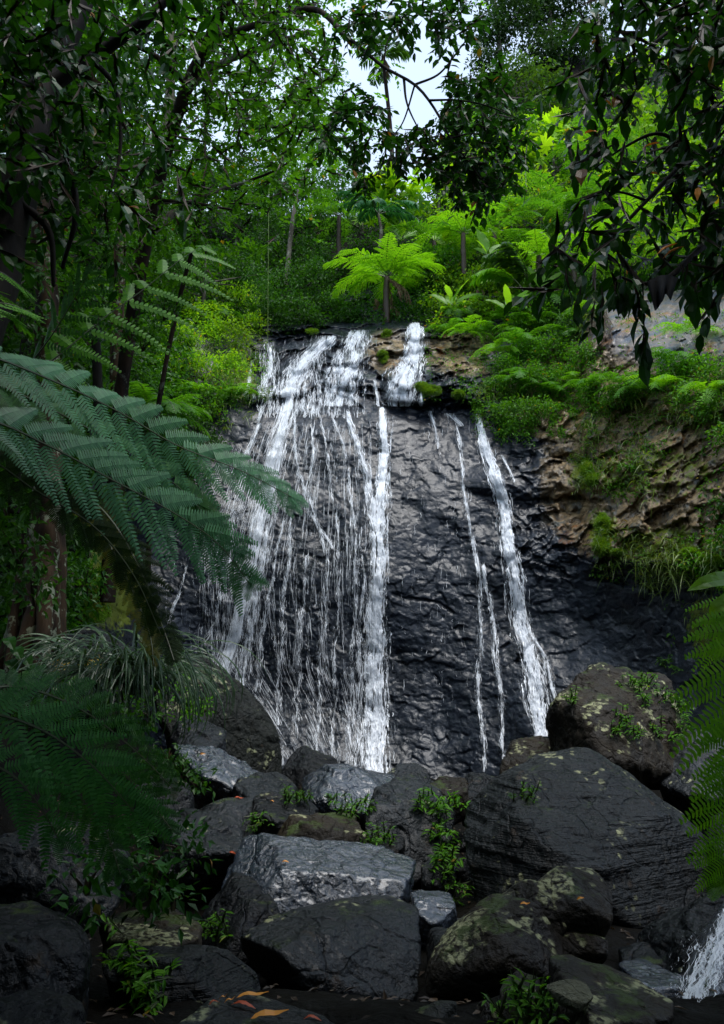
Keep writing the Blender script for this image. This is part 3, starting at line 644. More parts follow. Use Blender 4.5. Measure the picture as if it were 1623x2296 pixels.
rock('small dark angular boulder left of the giant boulder top', [(1022,1765,11.6),(1050,1738,12),(1110,1745,12),(1160,1765,11.7),(1100,1800,11.2),(1035,1795,11.2)], .7, 'dark', p=24)
rock('small lichened boulder below the right stream of the falls', [(1128,1715,12.6),(1150,1660,13),(1190,1638,13.1),(1240,1650,13),(1250,1720,12.4),(1170,1765,12),(1120,1760,12.1)], .8, 'brown', p=18)
rock('big brown lichened boulder against the right cliff', [(1208,1668,11.4),(1235,1590,11.9),(1262,1555,12.2),(1345,1486,12.9),(1420,1478,13.1),(1472,1485,13.1),(1500,1560,12.6),(1535,1610,12.2),(1550,1700,11.6),(1400,1700,11.2),(1215,1715,11.1),(1330,1600,11.5)], 1.6, 'brown', p=20, sub=7, amp=.13, cut=.93)
rock('giant dark layered boulder filling the right of the stream bed', [(1003,1815,8.4),(1005,1880,8),(1018,2000,7.7),(1060,2070,7.6),(1250,2100,7.5),(1390,2118,7.5),(1500,2090,7.7),(1590,2010,8.1),(1602,1860,8.7),(1560,1760,9.3),(1480,1690,9.8),(1410,1640,10.2),(1330,1655,10.2),(1240,1690,9.9),(1150,1745,9.5),(1060,1785,9)], 1.6, 'slab', p=20, sub=7, amp=.07, strata=.035, drop=.3, cut=.94)
rock('dark boulder half hidden at the right edge behind the giant boulder', [(1480,1660,12),(1540,1640,12.2),(1640,1650,12.2),(1700,1750,11.5),(1600,1800,11),(1490,1750,11.3)], 1., 'stone')
rock('grey boulder on the right bank under the green fern', [(1590,1790,9.4),(1640,1740,9.8),(1750,1760,9.8),(1760,2050,8.2),(1610,2040,8),(1595,1900,8.6)], .9, 'dark', drop=.6)
rock('dark elongated boulder with yellow lichen right of centre', [(572,1870,9),(640,1835,9.5),(720,1810,9.8),(790,1830,9.6),(818,1880,9),(770,1905,8.6),(640,1905,8.5),(575,1895,8.6)], .8, 'brown', p=18)
rock('small dark boulder on top of the elongated boulder', [(568,1800,10),(590,1780,10.3),(660,1785,10.3),(715,1795,10.2),(710,1830,9.8),(600,1850,9.4),(570,1830,9.6)], .7, 'dark', p=20)
rock('smooth grey boulder with flat top left of the small dark boulders', [(430,1820,9.9),(470,1800,10.3),(572,1790,10.4),(578,1850,9.7),(520,1880,9.3),(440,1850,9.5)], .7, 'stone', p=22)
rock('wrinkled dark boulder left of the lit wet slab', [(350,1845,8.6),(380,1815,9),(440,1805,9.2),(510,1850,9),(535,1880,8.7),(530,1925,8.2),(470,1965,7.8),(400,1925,7.9)], .9, 'stone', p=16, amp=.2, rough=1.6)
rock('wet glistening slab with a bright bluish top in the middle of the stream bed', [(528,1885,8.0),(560,1876,8.2),(650,1882,8.35),(720,1896,8.4),(790,1886,8.4),(900,1896,8.3),(952,1930,8.1),(945,1962,7.8),(800,2012,7.3),(640,2050,7.05),(560,1990,7.4),(600,2200,6.9),(480,2150,7.3),(500,1930,7.8)], .5, 'wet', p=30, amp=.09, sub=7, rough=1.8, cut=.97)
rock('dark tilted boulder under the lit wet slab', [(470,1950,7.7),(510,1915,7.9),(560,1990,7.1),(650,2060,6.4),(640,2190,6.1),(500,2200,6.3),(455,2080,7)], .7, 'dark', p=20)
rock('broad grey boulder with pale lichen rings at the lower centre', [(512,2130,6),(560,2085,6.3),(640,2048,6.6),(740,2035,6.7),(850,2010,6.8),(930,2035,6.6),(948,2100,6.1),(940,2230,5.4),(850,2260,5.2),(640,2210,5.4),(530,2170,5.7)], .9, 'stone', p=18, sub=7, amp=.08, cut=.93)
rock('small bluish boulder wedged between the larger ones', [(925,2000,7.4),(950,1975,7.7),(1000,1995,7.6),(1025,2050,7),(1000,2080,6.7),(940,2060,6.8)], .5, 'wet', p=18)
rock('humped brown boulder with lichened crest in front of the giant boulder', [(1170,2035,6),(1190,1985,6.3),(1240,1945,6.5),(1330,1948,6.5),(1372,2000,6.3),(1378,2080,5.9),(1350,2140,5.75),(1250,2060,5.85)], .8, 'brown', p=14, sub=7, amp=.1, drop=.02,
     extra=[([(905,2250,5.2),(940,2160,5.6),(1000,2080,6),(1060,2030,6.3),(1200,1990,6.3),(1260,2020,6.2),(1290,2160,5.9),(1200,2260,5.5),(1000,2290,5.1)], .8), ([(1060,2060,6.1),(1130,2000,6.3),(1210,1955,6.4),(1290,1980,6.3),(1270,2110,5.9),(1120,2160,5.8)], .7), ([(1180,2100,6.1),(1360,2080,6.1),(1375,2160,5.9),(1300,2190,5.9),(1190,2200,5.9)], .5)])
rock('flat layered slab at the lower left of the stream bed', [(188,2165,5.1),(240,2130,5.5),(330,2112,5.8),(500,2130,5.8),(600,2165,5.4),(612,2185,5.2),(560,2215,4.85),(350,2235,4.7),(230,2200,4.8)], .5, 'slab', p=24, amp=.08, strata=.03)
rock('foreground slab strewn with orange leaves', [(60,2400,3.8),(220,2262,4.3),(420,2225,4.6),(600,2190,4.85),(700,2176,4.95),(790,2210,4.8),(890,2270,4.5),(1020,2320,4.2),(1200,2480,3.6),(500,2520,3.5)], .15, 'slab', p=26, amp=.05, sub=7, strata=.01, cut=1.0)
rock('rounded dark boulder at the left edge of the picture', [(-60,2040,4.9),(60,2030,5.1),(140,2050,5),(205,2130,4.7),(215,2220,4.4),(120,2260,4.2),(-60,2240,4.2)], .9, 'dark', p=12)
rock('low dark boulder in the bottom left corner', [(-80,2290,3.9),(40,2225,4.2),(150,2230,4.2),(230,2290,3.9),(200,2400,3.6),(-60,2420,3.6)], .5, 'dark', p=12)
rock('shaded boulder half buried left of the broad grey boulder', [(225,2075,6.2),(290,2045,6.5),(380,2035,6.6),(440,2070,6.3),(450,2120,5.9),(330,2140,5.7),(235,2120,5.9)], .7, 'brown', p=14)
rock('bluish boulder under the ferns on the left bank', [(-50,1900,5.6),(40,1860,5.9),(160,1850,6),(280,1870,5.9),(300,1940,5.5),(180,1980,5.2),(-20,1980,5.2)], .8, 'stone', p=12, amp=.2)
rock('upright lichened stone left of the stone with the pale broken face', [(1122,2230,4.8),(1135,2165,5.1),(1165,2148,5.2),(1205,2165,5.1),(1240,2290,4.5),(1230,2330,4.4),(1130,2330,4.4)], .4, 'brown', p=18)
PB = rock('long lichened stone with a pale freshly broken face at the bottom right', [(1195,2170,4.9),(1215,2150,5.1),(1280,2145,5.2),(1400,2190,5.1),(1490,2215,5),(1512,2262,4.7),(1480,2310,4.45),(1300,2340,4.3),(1245,2300,4.35)], .5, 'brown', p=18, sub=7, amp=.08)
rock('small mossy stone in the gap at the bottom', [(1060,2260,4.7),(1085,2243,4.85),(1120,2250,4.8),(1130,2290,4.5),(1070,2300,4.4)], .2, 'brown', sub=5)
rock('little half sunk stone beside the small mossy stone', [(925,2258,4.75),(960,2248,4.85),(1020,2252,4.8),(1030,2290,4.5),(930,2290,4.5)], .2, 'mossy', sub=5)
rock('wet blue black stone beside the small cascade', [(1370,2170,5.9),(1440,2150,6.2),(1520,2180,6),(1580,2250,5.4),(1600,2330,4.9),(1500,2350,4.8),(1400,2230,5.5)], .4, 'wet', p=16, amp=.2)
rock('black rock behind the small cascade at the right edge', [(1400,2120,7.2),(1560,2080,7.2),(1680,1960,7.2),(1800,1990,7),(1800,2250,6.2),(1600,2260,6.2),(1450,2200,6.5)], .8, 'dark', amp=.2)
for lab, pts in (('scattered stone at the foot of the main cascade', [(905,1790,11.4),(930,1776,11.6),(960,1790,11.4),(950,1815,11.1),(910,1815,11.1)]),
                 ('stone filling the gap behind the lit wet slab', [(810,1880,9.6),(850,1860,9.8),(905,1875,9.7),(900,1910,9.3),(820,1910,9.3)]),
                 ('dim stone below the strap leaved clump', [(300,1760,9.6),(360,1735,9.9),(430,1765,9.7),(410,1820,9.3),(310,1820,9.3)]),
                 ('shaded stone under the hanging plant', [(945,1935,8.6),(985,1915,8.8),(1015,1935,8.6),(1010,1990,8.2),(950,1980,8.2)]),
                 ('dark stone in the gap left of the humped boulder', [(960,2095,6.6),(1000,2070,6.8),(1040,2090,6.6),(1030,2160,6.2),(960,2150,6.2)]),
                 ('dark stone in the gap under the giant boulder', [(1390,2130,7),(1440,2120,7.1),(1500,2130,7),(1490,2190,6.5),(1400,2190,6.5)])):
    rock(lab, pts, .4, 'dark', sub=5, name='stone', cat='stone', group='small stones between the boulders')

_r = np.random.default_rng(5)
NEAR = [('the mossy rounded boulder', 500, 1600), ('the split grey slab', 480, 1740), ('the flat topped boulder', 595, 1770), ('the dark wedge shaped boulder', 690, 1710), ('the wide lit grey boulder', 790, 1750), ('the planted tall boulder', 910, 1830), ('the low lichened flat stone', 1000, 1765),
        ('the angular boulder', 1090, 1770), ('the stone under the right stream', 1185, 1700), ('the boulder with yellow lichen', 690, 1870), ('the wrinkled dark boulder', 440, 1880), ('the lit wet slab', 740, 1950), ('the dark tilted boulder', 550, 2080),
        ('the ring lichened boulder', 740, 2130), ('the wedged bluish boulder', 975, 2030), ('the humped brown boulder', 1100, 2130), ('the giant layered boulder', 1020, 1950), ('the layered slab at lower left', 400, 2170), ('the smooth grey boulder', 505, 1830)]
_used = set(); TONE = [('dark', 'black'), ('stone', 'grey'), ('wet', 'wet bluish'), ('dark', 'dark')]
for k in range(34):
    Y = _r.uniform(7, 14); px = _r.uniform(400, 1250) if Y > 9 else _r.uniform(460, 1060); s_ = _r.uniform(.14, .34)/pxm(Y)
    gz = float(G((px-W/2)/F*Y, Y)); th = math.atan((gz+.08-CAMZ)/Y)-PITCH; py = H/2 - F*math.tan(th)
    n = 7; ang = np.sort(_r.uniform(0, 6.28, n)); pts = [(px+s_*math.cos(t)*_r.uniform(.7, 1.2), py+s_*.75*math.sin(t)*_r.uniform(.7, 1.2), Y-.25*math.sin(t)*s_*pxm(Y)) for t in ang]
    mt, tone = TONE[k % 4]; lab = None
    for nm, nx, ny in sorted(NEAR, key=lambda q: (q[1]-px)**2+(q[2]-py)**2):
        dx, dy = px-nx, py-ny; wh = ('right of' if dx > 0 else 'left of') if abs(dx) > abs(dy) else ('in front of' if dy > 0 else 'behind')
        lab = 'small %s angular stone in the gap %s %s' % (tone, wh, nm)
        if lab not in _used: break
    _used.add(lab)
    rock(lab, pts, s_*pxm(Y)*1.2, mt, p=22, sub=5, drop=.1, name='stone', cat='stone', group='small stones wedged between the boulders', amp=.2)
# ------------------------------------------------------------- plant builders
def arc(base, az, el, L_, bend, n=16, turn=0.):
    """curve leaving base towards azimuth az (0 = away from the camera, +90deg = right) at elevation el, bending down"""
    t = np.linspace(0, 1, n); e = el - bend*t**1.2; a = az + turn*t
    d = np.stack([np.sin(a)*np.cos(e), np.cos(a)*np.cos(e), np.sin(e)], -1)
    c = np.concatenate([[np.zeros(3)], np.cumsum((d[1:]+d[:-1])/2, 0)])*(L_/(n-1))
    return np.asarray(base)+c
def frondc(mb, C, Wd, npin=22, npul=12, up=(0, 0, 1), start=.16, hang=.18, fill=.62, lean=.35, rr=.012, tipw=.06, peak=.38, ang=(72, 34), pw=.9):
    """a pinnate (npul=0) or bipinnate frond along curve C; material 0 = leaf, 1 = stalk"""
    C = np.asarray(C, float); n = len(C)
    seg_ = np.linalg.norm(np.diff(C, axis=0), axis=1).sum()
    T_ = unit(np.gradient(C, axis=0)); t = np.linspace(start, .985, npin)
    f = t*(n-1); i = np.minimum(f.astype(int), n-2); g = (f-i)[:, None]
    B = C[i]*(1-g)+C[i+1]*g; T = unit(T_[i]*(1-g)+T_[i+1]*g)
    S = unit(np.cross(T, np.asarray(up, float))); N = np.cross(S, T)
    pr = np.where(t < peak, .45+.55*np.sin((t-start)/(peak-start)*np.pi/2), tipw+(1-tipw)*np.cos((t-peak)/(1-peak)*np.pi/2)**.8)
    step = seg_*(1-start)/npin
    for sgn in (-1, 1):
        an = np.radians(ang[0]+(ang[1]-ang[0])*t) + .11*rng.normal(size=npin)
        ax = unit(S*sgn*np.sin(an)[:, None] + T*np.cos(an)[:, None] - N*hang*(.6+.8*rng.random((npin, 1))))
        ln = Wd*.5*pr*(.76+.34*rng.random(npin))/np.sin(an)
        if npul == 0:
            leaves(mb, B, ax, N, ln, step*1.15*np.ones(npin), shape=BLADE); continue
        s = np.linspace(.06, .97, npul)
        P = B[:, None] + ax[:, None]*(ln[:, None]*s)[..., None] - np.array([0, 0, 1.])*(ln[:, None]*s**2*hang*.8)[..., None]
        Nn = unit(N + 0*ax); side = unit(np.cross(Nn, ax))
        pl = step*fill*(1-.75*s[None]**2.2)*np.ones((npin, 1))*(.85+.3*rng.random((npin, npul)))
        pl = np.minimum(pl, (ln*.5)[:, None])
        for s2 in (-1, 1):
            pd = unit(side[:, None]*s2 + ax[:, None]*lean - Nn[:, None]*.12)
            pd = np.broadcast_to(pd, P.shape)
            leaves(mb, P.reshape(-1, 3), pd.reshape(-1, 3), np.broadcast_to(Nn[:, None], P.shape).reshape(-1, 3), pl.ravel(), (np.repeat(ln, npul)/npul*pw), shape=LEAF4B)
    tube(mb, C, rr, rr*.3, sides=4, n=n, mat=1)
BLADE = (np.array([[0, 0, 0], [.3, .5, .02], [.75, .4, -.06], [1.05, 0, -.22], [.75, -.4, -.06], [.3, -.5, .02]]), np.array([[0, 2, 1], [0, 3, 2], [0, 4, 3], [0, 5, 4]]))
LEAF4B = (np.array([[0, .5, 0], [0, -.5, 0], [.8, -.32, -.03], [1.05, .1, -.06], [.7, .42, -.03]]), np.array([[0, 1, 2], [0, 2, 3], [0, 3, 4]]))
def fern(name, label, base, crown_h, nf, Lf, Wf, mat, cat='tree fern', group=None, npin=18, npul=8, el=(.25, 1.0), bend=1.1, azr=(0, 6.283), trunk_r=.09, lean=(0, 0), bark='stembrown', skirt=0, rr=.014):
    base = np.asarray(base, float)
    e = empty(name, base, label, cat, group)
    topp = base+np.array([lean[0], lean[1], crown_h])
    if crown_h > .25:
        mb = MB(); tube(mb, [base-np.array([0, 0, .3]), (base+topp)/2+rng.normal(size=3)*.04, topp], trunk_r*1.2, trunk_r, sides=9, n=12, rough=.4)
        mb.build('trunk', M[bark], e, smooth=True)
    for k in range(nf):
        az = azr[0]+(azr[1]-azr[0])*(k+.5*rng.random())/nf
        mb = MB(); c = arc(topp, az, el[0]+(el[1]-el[0])*rng.random(), Lf*(.75+.4*rng.random()), bend*(.8+.5*rng.random()), turn=.25*rng.normal())
        frondc(mb, c, Wf*(.85+.3*rng.random()), npin, npul, rr=rr)
        mb.build('frond', [M[mat], M['stem']], e)
    for k in range(skirt):
        mb = MB(); c = arc(topp-np.array([0, 0, .1]), rng.random()*6.28, -.3, Lf*(.35+.4*rng.random()), 1.2)
        for j in range(3): tube(mb, c+rng.normal(size=3)*.03, .012, .006, 4)
        q = c[np.arange(3, 16)]; q = np.repeat(q, 3, 0); leaves(mb, q, rdir(len(q))*.5+np.array([0, 0, -1]), rdir(len(q)), .16*Lf/2, .035)
        mb.build('dead_frond', M['dead'], e)
    return e
def broad(mb, C, Wd, up=(0, 0, 1), fold=.25, n=14, mat=0, wave=.04, base=.18):
    C = spline(C, n); t = np.linspace(0, 1, n); T = unit(np.gradient(C, axis=0)); S = unit(np.cross(T, np.asarray(up, float))); N = np.cross(S, T)
    tb = np.clip((t-base)/(1-base), 0, 1)
    w_ = Wd*.5*np.where(t < base, .03, np.sin(np.pi*np.clip(tb, 0, 1)**.75)**.75+.001); w_[-1] = .001
    u = np.array([-1, -.5, 0, .5, 1.])
    V = C[:, None]+S[:, None]*(w_[:, None]*u)[..., None]+N[:, None]*((np.abs(u)*fold*w_[:, None]) + wave*Wd*np.sin(t*23+rng.random()*6)[:, None]*np.abs(u)*(u+.3))[..., None]
    mb.add(*gridmesh(V), mat)
def tree(name, label, trunk, r0, r1, crowns, leaf, bark, ln, cat='tree', group=None, cover=2.2, asp=.45, shape=LEAF4, limbs=True, droop=.3, k=10, flat=.8, crad=2.4, low=-.6, shell=.5):
    """trunk: world points or None; crowns: [(px,py,rpx,Y)]"""
    cs = [(PX(a, b, Y), r_*pxm(Y)) for a, b, r_, Y in crowns]
    if trunk is None:
        c0 = np.mean([c for c, r_ in cs], 0); Rr = max(r_ for c, r_ in cs)
        trunk = [c0-np.array([rng.normal()*.15*Rr, -.2*Rr, Rr*2.6]), c0-np.array([0, 0, Rr*.9]), c0+np.array([0, 0, .3*Rr])]
    trunk = np.asarray(trunk, float); e = empty(name, trunk[0], label, cat, group)
    mb = MB(); cc = tube(mb, trunk, r0, r1, sides=10, n=max(14, 6*len(trunk)), rough=.25)
    if limbs:
        for c, r_ in cs:
            j = np.argmin(np.linalg.norm(cc-(c-np.array([0, 0, r_*.9])), axis=1)); a = cc[j]
            for q in range(2):
                tgt = c + rdir(1)[0]*r_*.55
                tube(mb, [a, (a+tgt)/2+rng.normal(size=3)*.12*r_+np.array([0, 0, -.08*r_]), tgt], max(r1*.9, .012), .006, sides=5, n=9)
    mb.build('trunk', M[bark], e, smooth=True)
    mb = MB()
    for c, r_ in cs:
        nl = cover*np.pi*r_*r_/(.5*asp*ln*ln); nc = int(max(12, nl/k))
        blobfoliage(mb, c, (r_, r_, r_*flat), nc, k, ln, asp, shape, droop, crad*ln, shell, low)
    mb.build('crown', M[leaf], e)
    return e
def shrub(label, blobs, leaf, ln, cover=2.2, asp=.5, shape=LEAF4, droop=.25, k=9, off=.25, group=None, name='shrub', cat='shrub', oncliff=True, stems=True, flat=.9, crad=2.2):
    """low plants growing on the rock or hillside: blobs [(px,py,rpx)] (+Y when free)"""
    mbf = MB(); stl = []; first = None
    for b in blobs:
        px, py, r_ = b[:3]; Y = b[3] if len(b) > 3 else float(bil(_sm, px, py)) if oncliff else float(D(px, py))-.2
        rr = r_*pxm(Y); c = PX(px, py, Y-off*rr)
        if first is None: first = c+np.array([0, .5*rr, -rr*.6])
        nl = cover*np.pi*rr*rr/(.5*asp*ln*ln); nc = int(max(6, nl/k))
        blobfoliage(mbf, c, (rr, rr*.75, rr*flat), nc, k, ln, asp, shape, droop, crad*ln, .45, -.7)
        if stems:
            root = c+np.array([0, rr*.8, -rr*.4]); mbs = MB(); stl.append(mbs)
            for q in range(3):
                tgt = c+rdir(1, -.2)[0]*rr*.7; tube(mbs, [root, (root+tgt)/2+np.array([0, -.1*rr, .1*rr]), tgt], .018, .005, 4, n=6)
    e = empty(name, first, label, cat, group)
    mbf.build('foliage', M[leaf], e)
    for s_ in stl: s_.build('stem', M['stembrown'], e)
    return e
CLS = 'shrubs growing on the rocks and slopes'
# ------------------------------------------------------------- vegetation: hill and ridge
HG = 'trees on the hillside behind the falls'
tree('ridge_tree', 'tall dark evergreen on the ridge at the top, the one nearest the sky gap', None, .25, .12, [(1110,70,60,60),(1150,20,60,60),(1085,140,36,59),(1120,-40,60,61)], 'leaf_fardark', 'bark_pale', .36, group=HG, cover=4.5, low=-.95, shell=.3)
tree('ridge_tree', 'broad dark evergreen at the very top of the hill, highest mass of leaves', None, .25, .12, [(1230,30,75,63),(1290,90,60,61),(1220,110,60,60),(1200,-40,80,64)], 'leaf_fardark', 'bark_pale', .36, group=HG, cover=4.5, low=-.95, shell=.3)
tree('ridge_tree', 'dark evergreen with ragged right edge against the small patch of sky', None, .25, .12, [(1330,50,45,61),(1350,120,50,59),(1310,-20,50,62),(1395,170,40,56)], 'leaf_fardark', 'bark_pale', .36, group=HG, cover=4.2, low=-.95, shell=.3)
tree('hill_tree', 'olive green tree below the dark ridge trees, left one', None, .15, .08, [(1110,190,50,54),(1160,160,45,55),(1080,240,40,53)], 'leaf_far', 'bark_pale', .3, group=HG, cover=3.6, low=-.9)
tree('hill_tree', 'olive green tree below the dark ridge trees, middle one with round pale leaves', None, .15, .08, [(1220,190,55,54),(1270,240,60,52),(1200,250,45,52)], 'leaf_far', 'bark_pale', .3, asp=.7, group=HG)
tree('hill_tree', 'olive green tree below the dark ridge trees, right one', None, .15, .08, [(1340,220,50,52),(1400,260,60,48),(1330,290,50,48)], 'leaf_far', 'bark_pale', .3, group=HG, cover=3.6, low=-.9)
tree('hill_tree', 'shaded tree in the dark hollow of the hill beside the overhanging branch', None, .15, .08, [(1040,270,50,50),(1120,290,50,49),(1190,320,50,47),(1050,370,50,45)], 'leaf_fardark', 'bark_pale', .26, group=HG, cover=2.6)
tree('hill_tree', 'green tree filling the slope under the round leaved tree', None, .15, .08, [(1260,320,55,46),(1330,370,60,44),(1400,350,60,43)], 'leaf_mid', 'bark_pale', .2, group=HG)
tree('hill_tree', 'slim green tree in the sky gap under the far palm', [PX(985,560,40), PX(985,430,41), PX(1000,360,42)], .09, .05, [(1010,370,34,42),(960,430,34,42),(1000,430,40,41)], 'leaf_mid', 'bark_pale', .2, group=HG, cover=1.8)
tree('hill_tree', 'tall green tree rising over the skyline behind the pale branches', None, .16, .08, [(600,300,80,38),(680,250,60,39),(540,250,60,38),(720,320,60,39)], 'leaf_mid', 'bark_pale', .2, group=HG, cover=2.0, low=-.9)
tree('hill_tree', 'tall green tree filling the view between the black tree and the reddish one', None, .16, .08, [(300,330,80,30),(240,420,80,29),(380,420,80,30),(180,300,70,29)], 'leaf_deep', 'bark_dark', .17, group=HG, cover=2.4, low=-.9)
tree('hill_tree', 'shaded tree low behind the black tree', None, .16, .08, [(100,480,80,24),(180,560,80,23),(60,600,80,22),(260,560,70,25)], 'leaf_deep', 'bark_dark', .15, group=HG, cover=2.4, low=-.9)
tree('hill_tree', 'dense green tree closing the low skyline behind the thin vine', None, .16, .08, [(600,440,60,37),(520,420,60,37),(660,430,50,38),(440,400,60,35),(730,440,45,39)], 'leaf_deep', 'bark_dark', .2, group=HG, cover=3.4, low=-.95, shell=.3)
tree('hill_tree', 'green tree at the left end of the low skyline', None, .14, .07, [(700,360,60,44),(770,400,50,44),(640,400,60,42)], 'leaf_mid', 'bark_pale', .2, group=HG)
tree('hill_tree', 'green tree in the middle of the low skyline left of the sky gap', None, .14, .07, [(820,430,45,43),(760,460,50,40),(850,480,50,40)], 'leaf_deep', 'bark_pale', .18, group=HG)
tree('hill_tree', 'dim green tree behind the leaning brown trunk', None, .14, .07, [(560,400,70,38),(480,440,70,37),(560,480,60,36)], 'leaf_deep', 'bark_pale', .17, group=HG)
tree('hill_tree', 'dark leafed tree above the left end of the falls', None, .14, .07, [(640,500,60,35),(580,560,60,34),(680,570,60,34),(720,500,50,36)], 'leaf_deep', 'bark_dark', .14, group=HG, low=-.9)
tree('hill_tree', 'glossy dark tree hanging over the recess behind the lip of the falls', None, .12, .06, [(640,640,60,31.5),(700,620,55,32),(660,700,50,31),(600,690,35,31),(740,680,45,32)], 'leaf_deep', 'bark_dark', .13, group=HG, low=-.9)
tree('hill_tree', 'tree with pale new leaves left of the dark recess', None, .1, .05, [(420,600,70,29),(500,600,60,30),(350,560,70,28),(560,620,45,30)], 'leaf_deep', 'bark_pale', .13, group=HG, low=-.9)
# cecropia like trees with large leaves
PALM5 = (np.array([[0,0,0],[.45,.62,.0],[.55,.25,.03],[.85,.45,-.03],[.75,.12,.02],[1,0,-.08],[.75,-.12,.02],[.85,-.45,-.03],[.55,-.25,.03],[.45,-.62,0]]), np.array([[0,2,1],[0,4,3],[0,5,4],[0,6,5],[0,7,6],[0,9,8]]))
for lab, cr in (('lime green umbrella leaved tree below the hollow of the hill', [(1060,380,40,41),(1010,360,30,42),(1110,330,40,42),(1020,420,35,40)]),
                ('lime green umbrella leaved tree below the olive trees', [(1210,300,45,43),(1270,310,45,42),(1300,340,40,41),(1180,350,40,41)]),
                ('lime green umbrella leaved tree on the skyline under the sky gap', [(860,420,35,37),(910,440,35,36.5),(820,450,30,37),(870,470,35,36)])):
    tree('umbrella_leaf_tree', lab, None, .07, .04, cr, 'leaf_bright', 'bark_pale', .62, asp=.9, shape=PALM5, cover=1.3, k=5, group='umbrella leaved trees on the hill', droop=.1, crad=.9, low=-.1)
tree('hill_shrub_tree', 'bright yellow green bushy tree on the slope above the lime broad leaves', None, .08, .04, [(1195,430,50,37),(1230,480,50,36),(1160,480,40,36),(1260,420,35,38)], 'leaf_bright', 'bark_pale', .2, group=HG, cover=2.0)
tree('hill_shrub_tree', 'green bushy tree left of the bright yellow green one', None, .08, .04, [(1050,470,50,37),(1110,500,50,36),(990,490,45,37),(1080,550,50,34)], 'leaf_bright', 'bark_pale', .22, group=HG, cover=1.9)
tree('hill_shrub_tree', 'green bushy tree right of the bright yellow green one', None, .08, .04, [(1310,460,50,36),(1370,430,60,36),(1350,520,50,33),(1300,540,50,33)], 'leaf_bright', 'bark_dark', .2, group=HG, cover=1.9)
for lab, cr in (('light green large leaved tree behind the dark branches at the upper right', [(1450,270,70,30),(1530,200,70,30),(1420,180,50,32),(1480,120,60,31)]),
                ('light green tree at the right edge behind the dark branches', [(1600,330,80,27),(1560,420,70,26),(1650,230,80,28),(1620,100,90,29)]),
                ('light green tree above the grey rock wall on the right', [(1440,420,70,29),(1500,500,70,27),(1420,540,50,28),(1600,520,70,25)])):
    tree('bank_tree', lab, None, .12, .06, cr, 'leaf_bright', 'bark_dark', .3, asp=.6, cover=1.9, k=7, group='trees above the right rock wall', crad=1.6, low=-.9)
# pale thin trunks standing on the slope
for lab, pts, r in (('thin white trunk standing behind the overhanging branch', [(1045,560,36),(1040,430,36),(1032,340,36.5),(1030,270,37)], .07),
                    ('slim leaning grey sapling trunk on the slope', [(1150,520,36),(1130,440,36),(1105,370,36.5)], .05),
                    ('slim pale sapling trunk near the bright bushy tree', [(1180,430,37),(1178,360,38),(1185,300,38)], .04)):
    mb = MB(); P = [PX(*q) for q in pts]; e = empty('sapling', P[0], lab, 'sapling', 'pale saplings on the slope')
    tube(mb, P, r, r*.6, 6); mb.build('trunk', M['bark_pale'], e, smooth=True)
    mb = MB(); tip = P[-1]; blobfoliage(mb, tip, (1.0, 1.0, .7), 16, 8, .2, .5); mb.build('crown', M['leaf_mid'], e)
# undergrowth over the whole hillside, beyond counting
mb = MB()
def cover(x0, x1, y0, y1, n, ln, k=8, off=.35, asp=.5, dfun=D, mb=mb):
    px = x0+(x1-x0)*rng.random(n); py = y0+(y1-y0)*rng.random(n)
    d = dfun(px, py); c = PX(px, py, d-off*(.3+rng.random(n)))
    clumps(mb, c, ln*1.8, k, ln, asp)
cover(-600, 200, 450, 1500, 3800, .17, 9, .6); cover(200, 1000, 470, 720, 4200, .16, 9, .3); cover(1000, 1900, 430, 660, 2200, .2, 9, .3)
cover(1000, 1900, 180, 460, 3200, .28, 9, .5); cover(1790, 2200, 600, 1700, 1500, .16, 9, .3)
cover(-600, 420, 380, 900, 3000, .2, 9, 1.2)
tag(mb.build('undergrowth', M['leaf_deep']), 'mixed undergrowth covering the hillside', 'undergrowth', kind='stuff')

# ------------------------------------------------------------- plants on the rock left of the falls
shrub('bright leafy bush on the bank left of the lip of the falls, upper part', [(520,670,58),(455,720,60),(560,735,42),(500,760,60)], 'leaf_bright', .11, group=CLS, cover=2.4)
shrub('bright leafy bush with yellowish shoots left of the upper cascade', [(400,770,55),(440,830,55),(520,830,50),(350,820,55)], 'leaf_bright', .1, group=CLS, cover=2.4)
shrub('lower dark green part of the bank beside the upper cascade', [(510,890,40),(450,900,50),(390,900,55),(480,940,38)], 'leaf_mid', .11, group=CLS)
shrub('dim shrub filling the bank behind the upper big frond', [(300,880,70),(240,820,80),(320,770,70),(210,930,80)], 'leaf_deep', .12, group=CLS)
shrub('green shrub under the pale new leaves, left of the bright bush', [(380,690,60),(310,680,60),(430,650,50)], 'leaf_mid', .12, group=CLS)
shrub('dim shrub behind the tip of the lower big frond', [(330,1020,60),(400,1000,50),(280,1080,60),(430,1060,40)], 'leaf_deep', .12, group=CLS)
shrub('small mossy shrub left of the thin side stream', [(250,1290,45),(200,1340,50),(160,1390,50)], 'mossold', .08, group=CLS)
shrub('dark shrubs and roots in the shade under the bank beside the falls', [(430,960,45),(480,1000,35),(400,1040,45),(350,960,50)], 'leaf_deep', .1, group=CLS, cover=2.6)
shrub('dark low growth in the recess behind the lip of the falls', [(640,735,35,31),(700,725,35,31.2),(780,715,35,31.5),(745,690,35,32)], 'leaf_deep', .11, group=CLS, cover=2.6)
